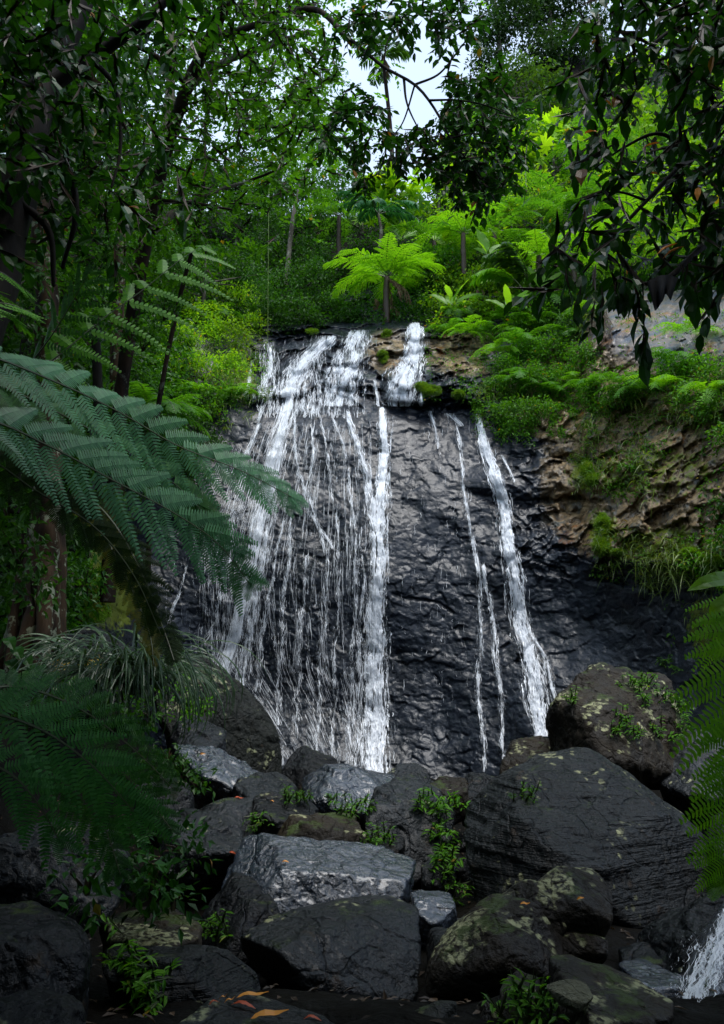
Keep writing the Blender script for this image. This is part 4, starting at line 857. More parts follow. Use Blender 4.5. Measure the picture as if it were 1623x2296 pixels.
# plants right of the falls
for lab, bl_, lf, ln in (('bright shrub spilling down right beside the lip of the falls', [(975,690,35),(1010,640,45),(990,730,30),(1040,700,45)], 'leaf_bright', .15),
    ('leafy shrub under the tree fern, beside the dead leaves', [(930,620,40),(960,580,40),(1000,590,40)], 'leaf_mid', .16),
    ('bright shrub below the arching palm fronds', [(1080,640,50),(1130,620,45),(1100,700,40),(1150,680,45)], 'leaf_bright', .15),
    ('green shrub in the middle of the right slope', [(1190,690,50),(1240,650,50),(1230,720,50),(1170,740,45)], 'leaf_mid', .13),
    ('dense small leaved shrub trailing over the brown rock band', [(1180,800,50),(1240,790,55),(1270,860,50),(1130,830,40),(1200,860,55)], 'leaf_mid', .09),
    ('dense low bush at the edge of the rock right of the falls', [(1110,880,42),(1100,930,40),(1160,930,50),(1220,930,45),(1150,970,30)], 'leaf_mid', .085),
    ('green shrub left of the grey rock wall', [(1290,730,45),(1310,800,45),(1300,670,45),(1340,640,40)], 'leaf_mid', .1),
    ('bright shrub above the grey rock wall', [(1380,600,45),(1450,570,50),(1540,560,60),(1610,590,50)], 'leaf_bright', .12),
    ('shrubs along the ledge below the grey rock wall, left', [(1330,880,35),(1390,890,40),(1440,870,40),(1350,920,30)], 'leaf_mid', .09),
    ('shrubs along the ledge below the grey rock wall, right', [(1500,850,45),(1560,830,50),(1610,850,50),(1550,890,40),(1600,920,45),(1640,980,40)], 'leaf_mid', .1),
    ('dim shrub at the right edge of the tan rock', [(1620,1140,30),(1650,1200,40),(1600,1240,22)], 'leaf_deep', .12),
    ('small shrub above the thin side stream at the right edge', [(1600,1290,30),(1560,1260,22),(1640,1320,30)], 'leaf_mid', .1)):
    shrub(lab, bl_, lf, ln, group=CLS, cover=2.5)
# small ground cover, moss and grass on the ledges
mb = MB()
for (x0, x1, y0, y1, n) in ((950,1350,560,900,900),(1290,1640,790,960,420),(360,600,640,930,700),(1280,1500,960,1060,130),(1300,1450,1040,1120,90),(1330,1640,1200,1300,160),(1480,1640,1350,1700,60),(1180,1330,930,1010,120),(980,1150,640,770,200),(230,480,1000,1120,160),(1120,1330,760,930,500),(1560,1640,1000,1250,60),(1370,1640,700,790,30),(1060,1300,860,990,400)):
    px = x0+(x1-x0)*rng.random(n); py = y0+(y1-y0)*rng.random(n); kp = fbm(np.stack([px/60, py/60, 0*px], -1), 2) > -.12
    clumps(mb, CS(px[kp], py[kp], .06), .12, 7, .085, .5)
tag(mb.build('ground_cover', M['leaf_mid']), 'small creeping plants scattered over the rock ledges', 'ground cover', kind='stuff')
mb = MB()
def grass(mb, px, py, n, ln, wd=.012, spread=.12, surf=None, down=.6):
    P = CS(np.full(n, px), np.full(n, py), .05) if surf is None else np.repeat(np.asarray(surf)[None], n, 0)
    P = P+rng.normal(size=(n, 3))*spread
    d = unit(rng.normal(size=(n, 3))*.6+np.array([0, -.5, .8])); t = np.linspace(0, 1, 6)
    l = ln*(.5+rng.random(n))
    C = P[:, None]+d[:, None]*(l[:, None]*t)[..., None]-np.array([0, 0, 1.])*(l[:, None]*t**2*down*1.6)[..., None]
    S = unit(np.cross(d, rdir(n)))[:, None]*(wd*(1-t**2*.95))[None, :, None]
    V = np.stack([C-S, C+S], 2); idx = np.arange(n*12).reshape(n, 6, 2)
    mb.add(V, np.stack([idx[:, :-1, 0], idx[:, :-1, 1], idx[:, 1:, 1], idx[:, 1:, 0]], -1).reshape(-1, 4))
for (x0, x1, y0, y1, n) in ((1290,1640,840,960,90),(1330,1520,1190,1300,40),(1450,1623,1230,1320,60),(1280,1460,960,1110,40),(420,600,730,900,70),(1380,1620,690,760,16),(1560,1623,1360,1480,20),(1060,1200,860,900,20),(1300,1360,650,760,16),(500,560,760,960,22)):
    for q in range(n): grass(mb, x0+(x1-x0)*rng.random(), y0+(y1-y0)*rng.random(), 14, .38)
tag(mb.build('grass', M['grass']), 'grass tufts hanging on the rock ledges', 'grass', kind='stuff')
mb = MB()
for px, py, rx, ry in ((965,877,22,11),(945,868,14,8),(1027,886,13,9),(868,748,9,8),(860,752,5,4),(1350,1180,14,26),(1345,1225,16,20),(1312,1050,12,20),(1325,1075,14,14),(1380,1240,20,6),(255,1280,26,24),(230,1320,26,26),(858,800,10,14),(1590,1260,26,14),(1540,1240,20,8),(700,745,14,5),(215,1370,30,24)):
    n = int(rx*ry*2.2); u = rng.normal(size=(n, 2))*.5; u = u[np.linalg.norm(u, axis=1) < 1.1]; P = CS(px+u[:, 0]*rx, py+u[:, 1]*ry, .06)
    r2 = np.linalg.norm(u, axis=1)[:, None]; P[:, 1] -= (.22*np.sqrt(np.clip(1.2-r2[:, 0]**2, 0, 1)))*min(1, rx/18)
    clumps(mb, P, .05, 10, .045, .5, droop=0)
tag(mb.build('moss', M['moss']), 'bright cushions of moss on the wet rock', 'moss', kind='stuff')
# ferns on the slopes
FG = 'ferns on the slope right of the falls'
fern('tree_fern', 'large lime tree fern standing over the lip of the falls', PX(868,722,30.5), 1.75, 16, 2.3, 1.1, 'fern_lime', npin=17, npul=10, group='tree ferns', el=(.3, 1.2), bend=1.25, skirt=5, trunk_r=.11)
fern('tree_fern', 'smaller tree fern behind the large lime one, to its right', PX(975,640,33), 1.9, 10, 2.1, .95, 'fern_mid', npin=15, npul=8, group='tree ferns', el=(.3, .9), bend=1.1)
fern('tree_fern', 'tree fern with dark shaded fronds under the light green trees', PX(1330,620,31), 3.2, 9, 2.0, .9, 'fern_mid', npin=14, npul=7, group='tree ferns', el=(.2, .7), bend=1.0)
fern('tree_fern', 'tree fern high on the slope with blue green fronds', PX(1350,470,38), 3.2, 10, 2.8, 1.2, 'fern_mid', npin=15, npul=7, group='tree ferns', el=(.2, .7), bend=1.0)
fern('tree_fern', 'tree fern half hidden on the slope below the white trunk', PX(1110,540,36), 1.5, 10, 2.0, .9, 'fern_mid', npin=14, npul=7, group='tree ferns', el=(.3, .8), bend=1.0)
fern('tree_fern', 'bright green fern on the left bank below the bright bush', CS(330,1010,.3), 1.0, 9, 1.9, .8, 'fern_mid', npin=18, npul=9, group='tree ferns', azr=(1.0, 5.2), el=(.4, .9), bend=1.4)
fern('tree_fern', 'green fern on the left bank with fronds reaching to the rock beside the falls', CS(345,990,.6), .7, 7, 1.9, .75, 'fern_mid', npin=18, npul=9, group='tree ferns', azr=(1.2, 3.6), el=(.35, .8), bend=1.3)
small = [(1010,740,'small fern hanging over the brown rock, leftmost of the row'),(1045,745,'small fern hanging over the brown rock, second of the row'),(1085,745,'small fern hanging over the brown rock, third of the row'),
 (1120,715,'pale fern above the rock band under the dead leaves'),(1150,740,'wide fern above the dense trailing shrub'),(1190,730,'fern with rounded fronds left of the slope shrub'),(1165,770,'low fern at the top of the trailing shrub'),
 (1060,690,'small fern under the dry white palm leaf'),(1020,700,'small pale fern beside the lip of the falls'),(1230,670,'broad pale fern below the two lime upright leaves'),(1250,640,'lacy fern right of the two lime upright leaves'),
 (1170,860,'flat topped fern in the middle of the trailing shrub'),(1160,835,'pale fern above the flat topped fern'),(1230,880,'fern on the low bush right of the falls'),(1290,860,'fern at the left end of the ledge'),(1320,870,'fern with long narrow fronds on the ledge'),
 (1390,860,'bright fern on the ledge below the orange rock'),(1430,875,'fern at the middle of the ledge'),(1500,820,'fern with raised fronds on the ledge at the right'),(1540,745,'single bright fern on the grey rock wall'),(1480,870,'dim fern under the raised fronds'),(1590,880,'fern at the right end of the ledge'),
 (1270,750,'fern beside the hanging roots'),(1305,700,'small fern above the hanging roots'),(480,700,'fern in the bright bush on the left bank'),(430,880,'fern below the bright bush on the left bank'),(540,880,'small pale fern at the rock edge of the left bank'),(1110,790,'tiny fern at the edge of the brown rock')]
for px, py, lab in small:
    s = .8+.45*rng.random()
    fern('fern', lab, CS(px, py+8, .15), .05, 7, s*1.05, s*.52, 'fern_lime' if rng.random() < .6 else 'fern_mid', cat='fern', group=FG, npin=12, npul=5, azr=(1.4, 4.9), el=(.3, 1.0), bend=1.6, rr=.006)
# palms
def palm(name, label, base, topp, nf, Lf, Wf, mat, rr=.1, el=(.1, 1.1), bend=1.3, azr=(0, 6.283), bark='bark_pale', cat='palm', group=None, npin=26, skirt=0):
    e = empty(name, base, label, cat, group); mb = MB(); tube(mb, [base, (np.asarray(base)+topp)/2+np.array([.1, 0, 0]), topp], rr, rr*.7, 8, n=12); mb.build('trunk', M[bark], e, smooth=True)
    for k in range(nf):
        mb = MB(); c = arc(topp, azr[0]+(azr[1]-azr[0])*(k+.6*rng.random())/nf, el[0]+(el[1]-el[0])*rng.random(), Lf*(.8+.3*rng.random()), bend*(.8+.4*rng.random()))
        frondc(mb, c, Wf, npin, 0, hang=.35, rr=.02); mb.build('frond', [M[mat], M['stem']], e)
    for k in range(skirt):
        mb = MB(); c = arc(topp, rng.random()*6.3, -.9, Lf*.6, .5); frondc(mb, c, Wf*.4, 16, 0, hang=.6); mb.build('dead_frond', [M['dead'], M['stembrown']], e)
    return e
palm('palm', 'lone palm against the sky gap at the top', PX(884,450,43), PX(858,128,42), 11, 1.9, 1.1, 'palm', rr=.13, bark='bark_red', skirt=3, el=(.0, 1.3), group='palms', npin=22)
palm('palm', 'palm with grey green fan like fronds above the tree fern', PX(850,560,33), PX(848,480,33.2), 9, 2.0, .9, 'fern_blue', rr=.08, group='palms', el=(.3, 1.2))
palm('palm', 'young palm with dark arching fronds among the lime broad leaves', CS(1190,700,.3), PX(1185,628,29), 7, 2.3, 1.0, 'palm', rr=.07, group='palms', azr=(3.6, 7.2), el=(.75, 1.3), bend=1.7, npin=36)
palm('palm', 'young palm with yellow edged frond leaning left', CS(1180,690,.5), PX(1165,640,28.6), 3, 2.2, .9, 'fern_lime', rr=.05, group='palms', azr=(4.3, 5.4), el=(.8, 1.1), bend=1.7, npin=34)
palm('palm', 'palm with dry pale frond at the foot of the light green trees', PX(1320,560,33), PX(1300,520,33), 6, 2.2, .9, 'palm', rr=.07, group='palms', azr=(3.5, 6.5), el=(.4, 1.0))
# broad leaved plants
def broadplant(label, base, specs, group='lime broad leaved plants on the slope', mat='banana'):
    e = empty('broad_leaved_plant', base, label, 'plant', group); base = np.asarray(base)
    for az, el, L_, Wd, bend in specs:
        mb = MB(); c = arc(base, az, el, L_, bend, 10); broad(mb, c, Wd, up=(0, -.7, .7)); mb.build('leaf', M[mat], e)
    return e
broadplant('lime banana like plant with one tall upright leaf beside the arching palm', PX(1095,575,30.5), [(4.9,1.35,1.25,.42,.3),(5.6,.9,1.0,.36,.5),(1.2,1.0,.9,.34,.6),(3.9,.7,.9,.3,.6)])
broadplant('lime plant with two upright leaves, lowest of the broad leaved plants', PX(1218,660,28.5), [(4.9,1.25,1.35,.3,.35),(1.3,1.1,1.25,.28,.5),(.3,1.4,.95,.26,.2)])
broadplant('lime banana like plant near the top right of the slope', PX(1300,490,35), [(4.9,1.2,1.6,.5,.5),(1.4,1.1,1.5,.45,.6),(3.4,1.2,1.4,.5,.5),(.4,1.3,1.5,.5,.4)])
broadplant('green broad leaved plant behind the tree fern', PX(1000,560,33), [(4.9,1.0,1.4,.4,.7),(1.4,.9,1.3,.4,.7),(3.2,.9,1.2,.4,.7),(5.6,1.2,1.4,.4,.5)], mat='leaf_bright')
broadplant('drooping green broad leaf plant under the palm', PX(1130,640,29.5), [(3.3,.9,1.1,.4,1.6),(4.2,.9,1.1,.36,1.6),(2.4,.8,1.0,.34,1.5),(5,.7,1.,.3,1.2)], mat='leaf_bright')
for lab, q, s_ in (('tree fern on the slope just right of the large lime tree fern', PX(1040,600,31.5), 1.0), ('tree fern with wide flat crown left of the slope palm', PX(1110,600,33), 1.1), ('tree fern at the top right of the bright slope', PX(1270,560,33), 1.2), ('low tree fern above the trailing shrub', PX(1210,640,29), .8), ('tree fern under the umbrella leaved tree on the skyline', PX(760,560,35), 1.1), ('tree fern above the grey rock wall', PX(1420,600,27), .9), ('tree fern beside the lime plant with upright leaves', PX(1290,640,28.5), .8)):
    fern('tree_fern', lab, q, 1.4*s_, 9, 2.1*s_, .95*s_, 'fern_lime' if s_ < 1.05 else 'fern_mid', npin=14, npul=7, group='tree ferns', el=(.3, 1.0), bend=1.2)
for lab, q in (('lime broad leaves above the brown rock band', PX(1010,690,29.3)), ('lime broad leaves in the middle of the right slope', PX(1140,700,28)), ('lime broad leaves beside the white trunk', PX(1080,540,34)), ('lime broad leaves under the bright bushy tree', PX(1240,560,32)), ('lime broad leaves at the left of the slope under the skyline', PX(900,540,34)), ('lime broad leaves above the grey rock wall', PX(1500,580,25))):
    broadplant(lab, q, [(6.28*k/6+rng.random(), .6+.7*rng.random(), .8+.5*rng.random(), .28+.12*rng.random(), .5+.6*rng.random()) for k in range(6)], mat='leaf_bright' if rng.random() < .5 else 'banana')
# dead hanging leaves
for lab, pts in (('dead brown leaves hanging left of the recess', [(712,505),(716,515)]), ('dead brown leaf bundle under the tree fern, left', [(845,670),(841,680)]),
                 ('dead brown leaf bundle beside the tree fern trunk', [(882,672),(885,684)]), ('pale dead leaves hanging in the slope shrubs, left pair', [(1070,650),(1062,665)]), ('pale dead leaf strip hanging above the rock band', [(1094,670),(1096,680)]),
                 ('dry white palm leaf lying on the slope shrubs', [(1035,612),(1050,606)]), ('curled pale dead leaves on the slope, right', [(1165,658),(1160,664)])):
    P = [PX(a, b, float(D(a, b))-1.0) for a, b in pts]; mb = MB()
    for q in P:
        for j in range(5):
            c = arc(q+rng.normal(size=3)*.08, rng.random()*6.3, -1.0, .45+.25*rng.random(), .5, 7); broad(mb, c, .1, fold=.5, n=7)
    o = mb.build('dead_leaf_bundle', M['dead']); tag(o, lab, 'dead leaf', 'dead leaves hanging on the slopes')
# hanging roots and the long thin vines
mb = MB()
for q in range(46):
    x = 1290+70*rng.random(); y = 690+20*rng.random(); n = 5
    P = [CS(x+rng.normal()*5+3*k, y+k*(12+8*rng.random()), .15) for k in range(n)]; tube(mb, P, .012, .004, 4, n=8)
tag(mb.build('hanging_roots', M['stembrown']), 'brown roots hanging over the rock beside the grey wall', 'roots')
mb = MB(); tube(mb, [PX(606,-60,27), PX(605,250,27.5), PX(602,500,28), CS(600,768,.1)], .011, .011, 5, n=30); tag(mb.build('vine', M['vine']), 'long thin pale vine hanging straight down to the left end of the falls', 'vine', 'thin vines')
mb = MB(); tube(mb, [CS(1325,990,.1), CS(1330,1040,.1), CS(1345,1080,.1), CS(1380,1120,.1)], .012, .01, 5, n=14); tag(mb.build('vine', M['stembrown']), 'short thin vine lying on the dark rock right of the falls', 'vine', 'thin vines')
# ------------------------------------------------------------- near vegetation
bpy.context.view_layer.update()
def hit(px, py):
    o = Vector((0, 0, CAMZ)); d = (Vector([float(v) for v in PX(px, py, 10.)])-o).normalized(); best = None
    for r_ in ROCKS:
        ok, loc, nor, _ = r_.ray_cast(o, d)
        if ok and (best is None or (loc-o).length < (best[0]-o).length): best = (loc.copy(), nor.copy())
    if best is None:
        a, b = (d.x/d.y, d.z/d.y); ys = np.linspace(2.5, 22, 800); z = CAMZ+b*ys; g = G(a*ys, ys); j = np.argmax(z < g) if (z < g).any() else 799
        best = (Vector((a*ys[j], ys[j], g[j])), Vector((0, 0, 1)))
    return np.array(best[0]), np.array(best[1])
def sprigs(mb, C, A, tl, k, ln, asp=.42, shape=LEAF8, droop=.5, twig=True):
    """M twigs, each with k alternate leaves"""
    Mn = len(C); A = unit(A); tl = np.broadcast_to(tl, (Mn,))*(.7+.6*rng.random(Mn))
    s = (np.arange(k)+.6)/k
    P = C[:, None]+A[:, None]*(tl[:, None]*s)[..., None]-np.array([0, 0, 1.])*(tl[:, None]*s**2*.25)[..., None]
    S = unit(np.cross(A, rdir(Mn)*.4+np.array([0, 0, 1.])))
    sg = np.where(np.arange(k) % 2, 1, -1)[None, :, None]
    ax = unit(A[:, None]*.55+S[:, None]*sg*.8+rdir(Mn*k).reshape(Mn, k, 3)*.35-np.array([0, 0, droop]))
    nn = unit(rdir(Mn*k).reshape(Mn, k, 3)*.5+np.array([0, -.1, 1.0]))
    l = ln*(.6+.65*rng.random((Mn, k)))
    leaves(mb, P.reshape(-1, 3), ax.reshape(-1, 3), nn.reshape(-1, 3), l.ravel(), (l*asp*(.85+.3*rng.random((Mn, k)))).ravel(), shape)
    if twig:
        leaves(mb, C-A*.05, A, S, tl*1.05+.05, .007, mat=1); leaves(mb, C-A*.05, A, np.cross(A, S), tl*1.05+.05, .007, mat=1)
def mapfield(xs, ys, rows, n, Y0, Y1, ns=55, nthr=-.1):
    """positions accepted with a density map"""
    xs = np.array(xs, float); ys = np.array(ys, float); Z = np.array(rows, float)
    px = xs[0]+(xs[-1]-xs[0])*rng.random(n); py = ys[0]+(ys[-1]-ys[0])*rng.random(n)
    i = np.clip(np.searchsorted(xs, px)-1, 0, len(xs)-2); j = np.clip(np.searchsorted(ys, py)-1, 0, len(ys)-2)
    u = (px-xs[i])/(xs[i+1]-xs[i]); v = (py-ys[j])/(ys[j+1]-ys[j])
    d = (Z[j, i]*(1-u)+Z[j, i+1]*u)*(1-v)+(Z[j+1, i]*(1-u)+Z[j+1, i+1]*u)*v
    Y = Y0+(Y1-Y0)*rng.random(n)
    nz_ = fbm(np.stack([px/ns, py/ns, Y*.5], -1), 3)
    ok = (rng.random(n) < d) & (nz_ > nthr-.5*(d-.5))
    return PX(px[ok], py[ok], Y[ok])
LX = [-150,0,100,200,300,400,500,600,700,800,900,1000,1100]; LY = [-140,0,100,200,300,400,500,600,700,800]
LR = [[1,1,1,1,.9,.9,1,1,.8,.3,.3,.3,.2],[1,1,1,.9,.6,.8,.9,1,.6,.08,.06,.1,.05],[1,1,1,.9,.4,.6,.8,.8,.7,.06,.0,.0,.0],[1,1,1,.9,.5,.6,.65,.65,.55,.05,0,0,0],
      [1,1,1,.9,.7,.65,.6,.6,.45,.12,.02,0,0],[1,1,1,.8,.7,.6,.5,.5,.25,.02,0,0,0],[1,1,.9,.7,.6,.45,.25,.15,.02,0,0,0,0],[.9,.8,.7,.5,.35,.2,.05,0,0,0,0,0,0],[.6,.5,.4,.3,.1,0,0,0,0,0,0,0,0],[.3,.2,.1,0,0,0,0,0,0,0,0,0,0]]
def limb(mb, pts, r0, r1, sides=8, rough=.3, n=None):
    return tube(mb, [PX(*p) for p in pts], r0, r1, sides, n=n, rough=rough)
NG = 'large trees of the left bank'
# leaning reddish tree
base = PX(300, 700, 17); e = empty('tree', base, 'reddish brown tree leaning right with its canopy closing the upper left', 'tree', NG)
mb = MB(); limb(mb, [(240,1350,16.5),(270,900,16.5),(300,690,16),(335,500,15.5),(370,350,15),(422,190,14),(500,20,13),(540,-120,12.4)], .16, .09)
mb.build('trunk', M['bark_red'], e, smooth=True)
for pts, r0, r1 in (([(372,340,15),(380,230,16),(384,110,17),(378,-60,18)], .13, .07), ([(384,250,15.8),(440,180,15.6),(520,130,15.2),(600,105,15),(690,70,14.6)], .1, .04), ([(340,520,15.5),(400,470,15.8),(480,430,16),(560,405,16.2)], .09, .03),
                    ([(350,450,15.5),(430,455,15),(520,470,14.6)], .05, .02), ([(520,130,15.2),(480,90,15),(400,60,15)], .05, .02), ([(470,90,13.5),(560,60,12.5),(700,20,11.8),(780,88,11.4)], .06, .04), ([(422,190,14),(340,120,13.5),(250,90,13)], .06, .03), ([(560,405,16.2),(620,380,16),(680,340,16)], .03, .015)):
    mb = MB(); limb(mb, pts, r0, r1, 7); mb.build('limb', M['bark_pale' if r0 > .08 else 'bark_red'], e, smooth=True)
mb = MB(); C = mapfield(LX, LY, LR, 5000, 11, 15, 60, -.1); sprigs(mb, C, rdir(len(C))+np.array([.3, 0, -.1]), .34, 8, .125, .62, droop=.2)
mb.build('crown', [M['leaf_deep'], M['stembrown']], e)
e3 = empty('tree', PX(480, 760, 21), 'slender green tree filling the gaps behind the reddish brown tree', 'tree', NG)
mb = MB(); limb(mb, [(330,1300,20.5),(350,950,20.5),(400,680,20),(450,480,19),(460,300,18.5),(480,150,18)], .07, .04); mb.build('trunk', M['bark_red'], e3, smooth=True)
mb = MB(); C = mapfield(LX, LY, (np.array(LR)**.6).tolist(), 9000, 15, 20, 45, -.12); sprigs(mb, C, rdir(len(C))+np.array([.3, 0, -.1]), .34, 8, .13, .6, shape=LEAF4, droop=.2, twig=False)
mb.build('crown', [M['leaf_mid'], M['stembrown']], e3)
# the branch hanging into the sky gap is a limb of the same tree
mb = MB(); bc = []
for pts, r0, r1 in (([(760,70,11.4),(800,100,11.2),(860,150,11),(930,190,10.8),(975,245,10.7),(1010,310,10.6),(1060,375,10.5),(1110,450,10.5)], .03, .008), ([(930,190,10.8),(985,165,10.8),(1030,110,10.8),(1060,70,10.8)], .02, .006),
                    ([(905,175,10.9),(915,240,10.8),(960,330,10.8)], .02, .006), ([(960,225,10.7),(1030,225,10.6),(1100,240,10.5),(1170,270,10.5)], .018, .005), ([(1010,310,10.6),(1060,300,10.6),(1130,320,10.6)], .014, .004), ([(860,150,11),(870,90,11),(910,40,11)], .014, .005), ([(930,190,10.8),(900,280,10.9),(850,330,11)], .014, .005), ([(1060,375,10.5),(1020,400,10.6),(985,410,10.6)], .01, .004)):
    bc.append(limb(mb, pts, r0, r1, 6, 0, n=24))
cen = [(840,30,28),(900,50,28),(960,50,30),(1010,30,35),(1045,60,22),(790,50,40),(830,80,15),(1000,90,14),(1010,170,18),(1060,190,30),(1040,250,36),(1000,262,22),(1090,280,36),(1060,340,36),(1010,330,34),(960,340,32),(915,330,26),(880,340,26),(860,285,18),(830,240,26),(940,290,18),(1100,370,34),(1060,410,34),(1010,390,28),(1150,320,28),(1165,255,22),(800,330,28),(815,390,18),(1110,220,30),(1125,170,22),(1080,440,24),(1030,450,14),(770,250,30),(740,300,30),(1140,400,20)]
px = []; 
for a, b, r_ in cen:
    k = int(r_*r_/75)+2; q = rng.normal(size=(k, 2))*r_*.55; px.append(np.stack([a+q[:, 0], b+q[:, 1]], -1))
px = np.concatenate(px); C = PX(px[:, 0], px[:, 1], 10.2+1.2*rng.random(len(px)))
mbl = MB(); sprigs(mbl, C, rdir(len(C))+np.array([.2, 0, -.3]),   .24, 7, .135, .6, droop=.3)
bo = mb.build('branch', M['bark_dark'], e, smooth=True); lo2 = mbl.build('leaves', [M['leaf_dark'], M['stembrown']], None)
lo2.parent = bo; lo2.matrix_parent_inverse = Matrix.Translation(-Vector(base))
# near black tree on the left edge
base = PX(-120, 900, 6.5); e = empty('tree', base, 'near tree on the left edge, nearly black, with large glossy leaves and hanging stems', 'tree', NG)
mb = MB(); limb(mb, [(-160,1100,6.5),(-60,800,6.8),(20,520,7.2),(70,300,7.6),(120,130,8),(180,0,8.2),(210,-120,8.4)], .2, .12); mb.build('trunk', M['bark_dark'], e, smooth=True)
for pts, r0, r1 in (([(70,300,7.6),(150,380,7.6),(170,480,7.6),(140,600,7.8)], .05, .02), ([(100,200,7.8),(220,120,7.8),(330,40,7.6),(430,-60,7.6)], .08, .04), ([(120,130,8),(20,60,7.6),(-100,20,7.2)], .07, .04), ([(40,450,7.2),(110,520,7.2),(120,640,7.3)], .04, .02), ([(200,130,7.8),(260,200,7.9),(270,330,8),(250,420,8)], .03, .012)):
    mb = MB(); limb(mb, pts, r0, r1, 7); mb.build('limb', M['bark_dark'], e, smooth=True)
NX = [-300,0,100,200,300,400,500,600]; NR = [[1,1,1,1,.9,.6,.4,.2],[1,1,1,.9,.45,.4,.25,0],[1,1,1,.8,.3,.2,.1,0],[1,1,.9,.7,.35,.15,0,0],[1,1,.9,.7,.45,.2,0,0],[1,.9,.8,.6,.45,.2,0,0],[.9,.8,.7,.5,.25,0,0,0],[.6,.5,.45,.3,0,0,0,0],[.3,.25,.15,0,0,0,0,0]]
mb = MB(); C = mapfield(NX, [-150,0,100,200,300,400,500,600,700], NR, 1250, 6.2, 9.5, 70, -.05); sprigs(mb, C, rdir(len(C))+np.array([0, 0, -.3]), .32, 7, .15, .6, droop=.35)
mb.build('crown', [M['leaf_dark'], M['stembrown']], e)
# background trunks on the left bank
for lab, pts, r_, bk in (('pale lichened trunk behind the leaning reddish tree', [(262,1150,22),(262,760,22),(268,600,22),(275,430,22.5),(250,300,23)], .2, 'bark_lichen'), ('slim trunk left of the pale lichened trunk', [(225,1150,19),(215,760,19),(200,600,19),(212,430,19.5),(190,260,20)], .12, 'bark_dark'),
                     ('leaning thin trunk near the left edge', [(30,1150,14),(60,760,14),(110,600,14.4),(150,440,15),(160,250,15)], .1, 'bark_dark'), ('thin slanting trunk right of the reddish tree', [(640,640,33),(660,470,33),(690,380,33),(740,300,33)], .1, 'bark_pale')):
    P = [PX(*q) for q in pts]; e2 = empty('tree', P[0], lab, 'tree', 'slimmer trees of the left bank'); mb = MB(); tube(mb, P, r_, r_*.6, 9, rough=.3); mb.build('trunk', M[bk], e2, smooth=True)
    mb = MB(); c = np.array(P[-1]); blobfoliage(mb, c, (2.2, 2.2, 2.2), 130, 9, .15, .5, low=-.9); blobfoliage(mb, c+np.array([-1.5, 0, 2]), (2.2, 2.2, 2.0), 110, 9, .15, .5, low=-.9); mb.build('crown', M['leaf_deep'], e2)
# buttressed tree at the left
base = PX(85, 1515, 9); base[2] = float(G(base[0], base[1])); e = empty('buttressed_tree', base, 'buttressed trunk with pale lichen rising behind the ferns at the left edge', 'tree', NG)
mb = MB()
limb(mb, [(88,1600,9.1),(90,1480,9.1),(92,1350,9.15),(100,1200,9.2),(108,1050,9.3),(112,850,9.5),(100,600,9.8),(90,300,10.2)], .18, .12, 18, .7, n=60)
mb.build('trunk', M['bark_lichen'], e, smooth=True)
for pts, r0, r1 in (([(30,1350,9.),(25,1450,8.9),(20,1500,8.8),(30,1560,8.7),(60,1600,8.6)], .05, .05), ([(90,1330,9),(60,1420,8.85),(40,1500,8.7),(10,1570,8.6)], .1, .05), ([(105,1300,9),(98,1400,8.8),(84,1470,8.65),(75,1540,8.5)], .09, .05), ([(110,1380,8.95),(100,1450,8.8),(112,1510,8.7),(122,1560,8.6)], .06, .035),
                    ([(128,1180,9.5),(130,1300,9.4),(128,1420,9.3),(135,1500,9.2),(145,1570,9.1)], .09, .1), ([(60,1200,9.3),(45,1330,9.2),(20,1440,9.1),(-20,1540,9)], .08, .06)):
    mb = MB(); limb(mb, pts, r0, r1, 9, .3); mb.build('root', M['bark_lichen'], e, smooth=True)
mb = MB(); c = PX(80, 250, 10.4); blobfoliage(mb, c, (1.8, 1.5, 1.8), 220, 9, .15, .45, LEAF8, low=-.9); mb.build('crown', M['leaf_dark'], e)
# upper right tree with drooping dark leaves
base = np.array([5.6, 6.2, .8]); e = empty('tree', base, 'tree reaching in from the right edge with large dark drooping leaves', 'tree', 'tree with drooping leaves at the right')
mb = MB(); tube(mb, [base-np.array([0, 0, .5]), (5.3, 6.4, 3), (5.0, 6.6, 5), (4.4, 6.6, 7.2)], .16, .08, 9, rough=.2); mb.build('trunk', M['bark_dark'], e, smooth=True)
for pts, r0, r1 in (([(2150,650,6.4),(1850,420,6.2),(1700,330,6.1),(1560,350,6),(1450,450,5.9),(1350,560,5.8),(1285,640,5.8)], .034, .006), ([(2050,60,6.6),(1800,0,6.4),(1640,-20,6.3),(1500,70,6.2),(1400,160,6.1),(1310,270,6.1)], .03, .006),
                    ([(1850,420,6.2),(1700,470,6),(1580,550,5.7),(1500,622,5.3),(1440,636,5.25),(1395,622,5.25)], .035, .007), ([(1560,350,6),(1480,300,6),(1400,330,6),(1330,380,6)], .02, .005), ([(1640,-20,6.3),(1560,40,6.3),(1480,20,6.3)], .02, .006), ([(1441,636,5.25),(1443,700,5.25),(1444,750,5.25)], .005, .003), ([(1350,560,5.8),(1390,600,5.7),(1380,680,5.7)], .008, .003), ([(1450,450,5.9),(1380,430,5.9),(1300,450,5.9)], .012, .004)):
    mb = MB(); limb(mb, pts, r0, r1, 6, .1, n=26); mb.build('limb', M['bark_dark'], e, smooth=True)
RX = [1240,1290,1340,1400,1450,1500,1560,1640,1760]; RY = [-120,0,100,200,300,400,500,560,620,675,730]
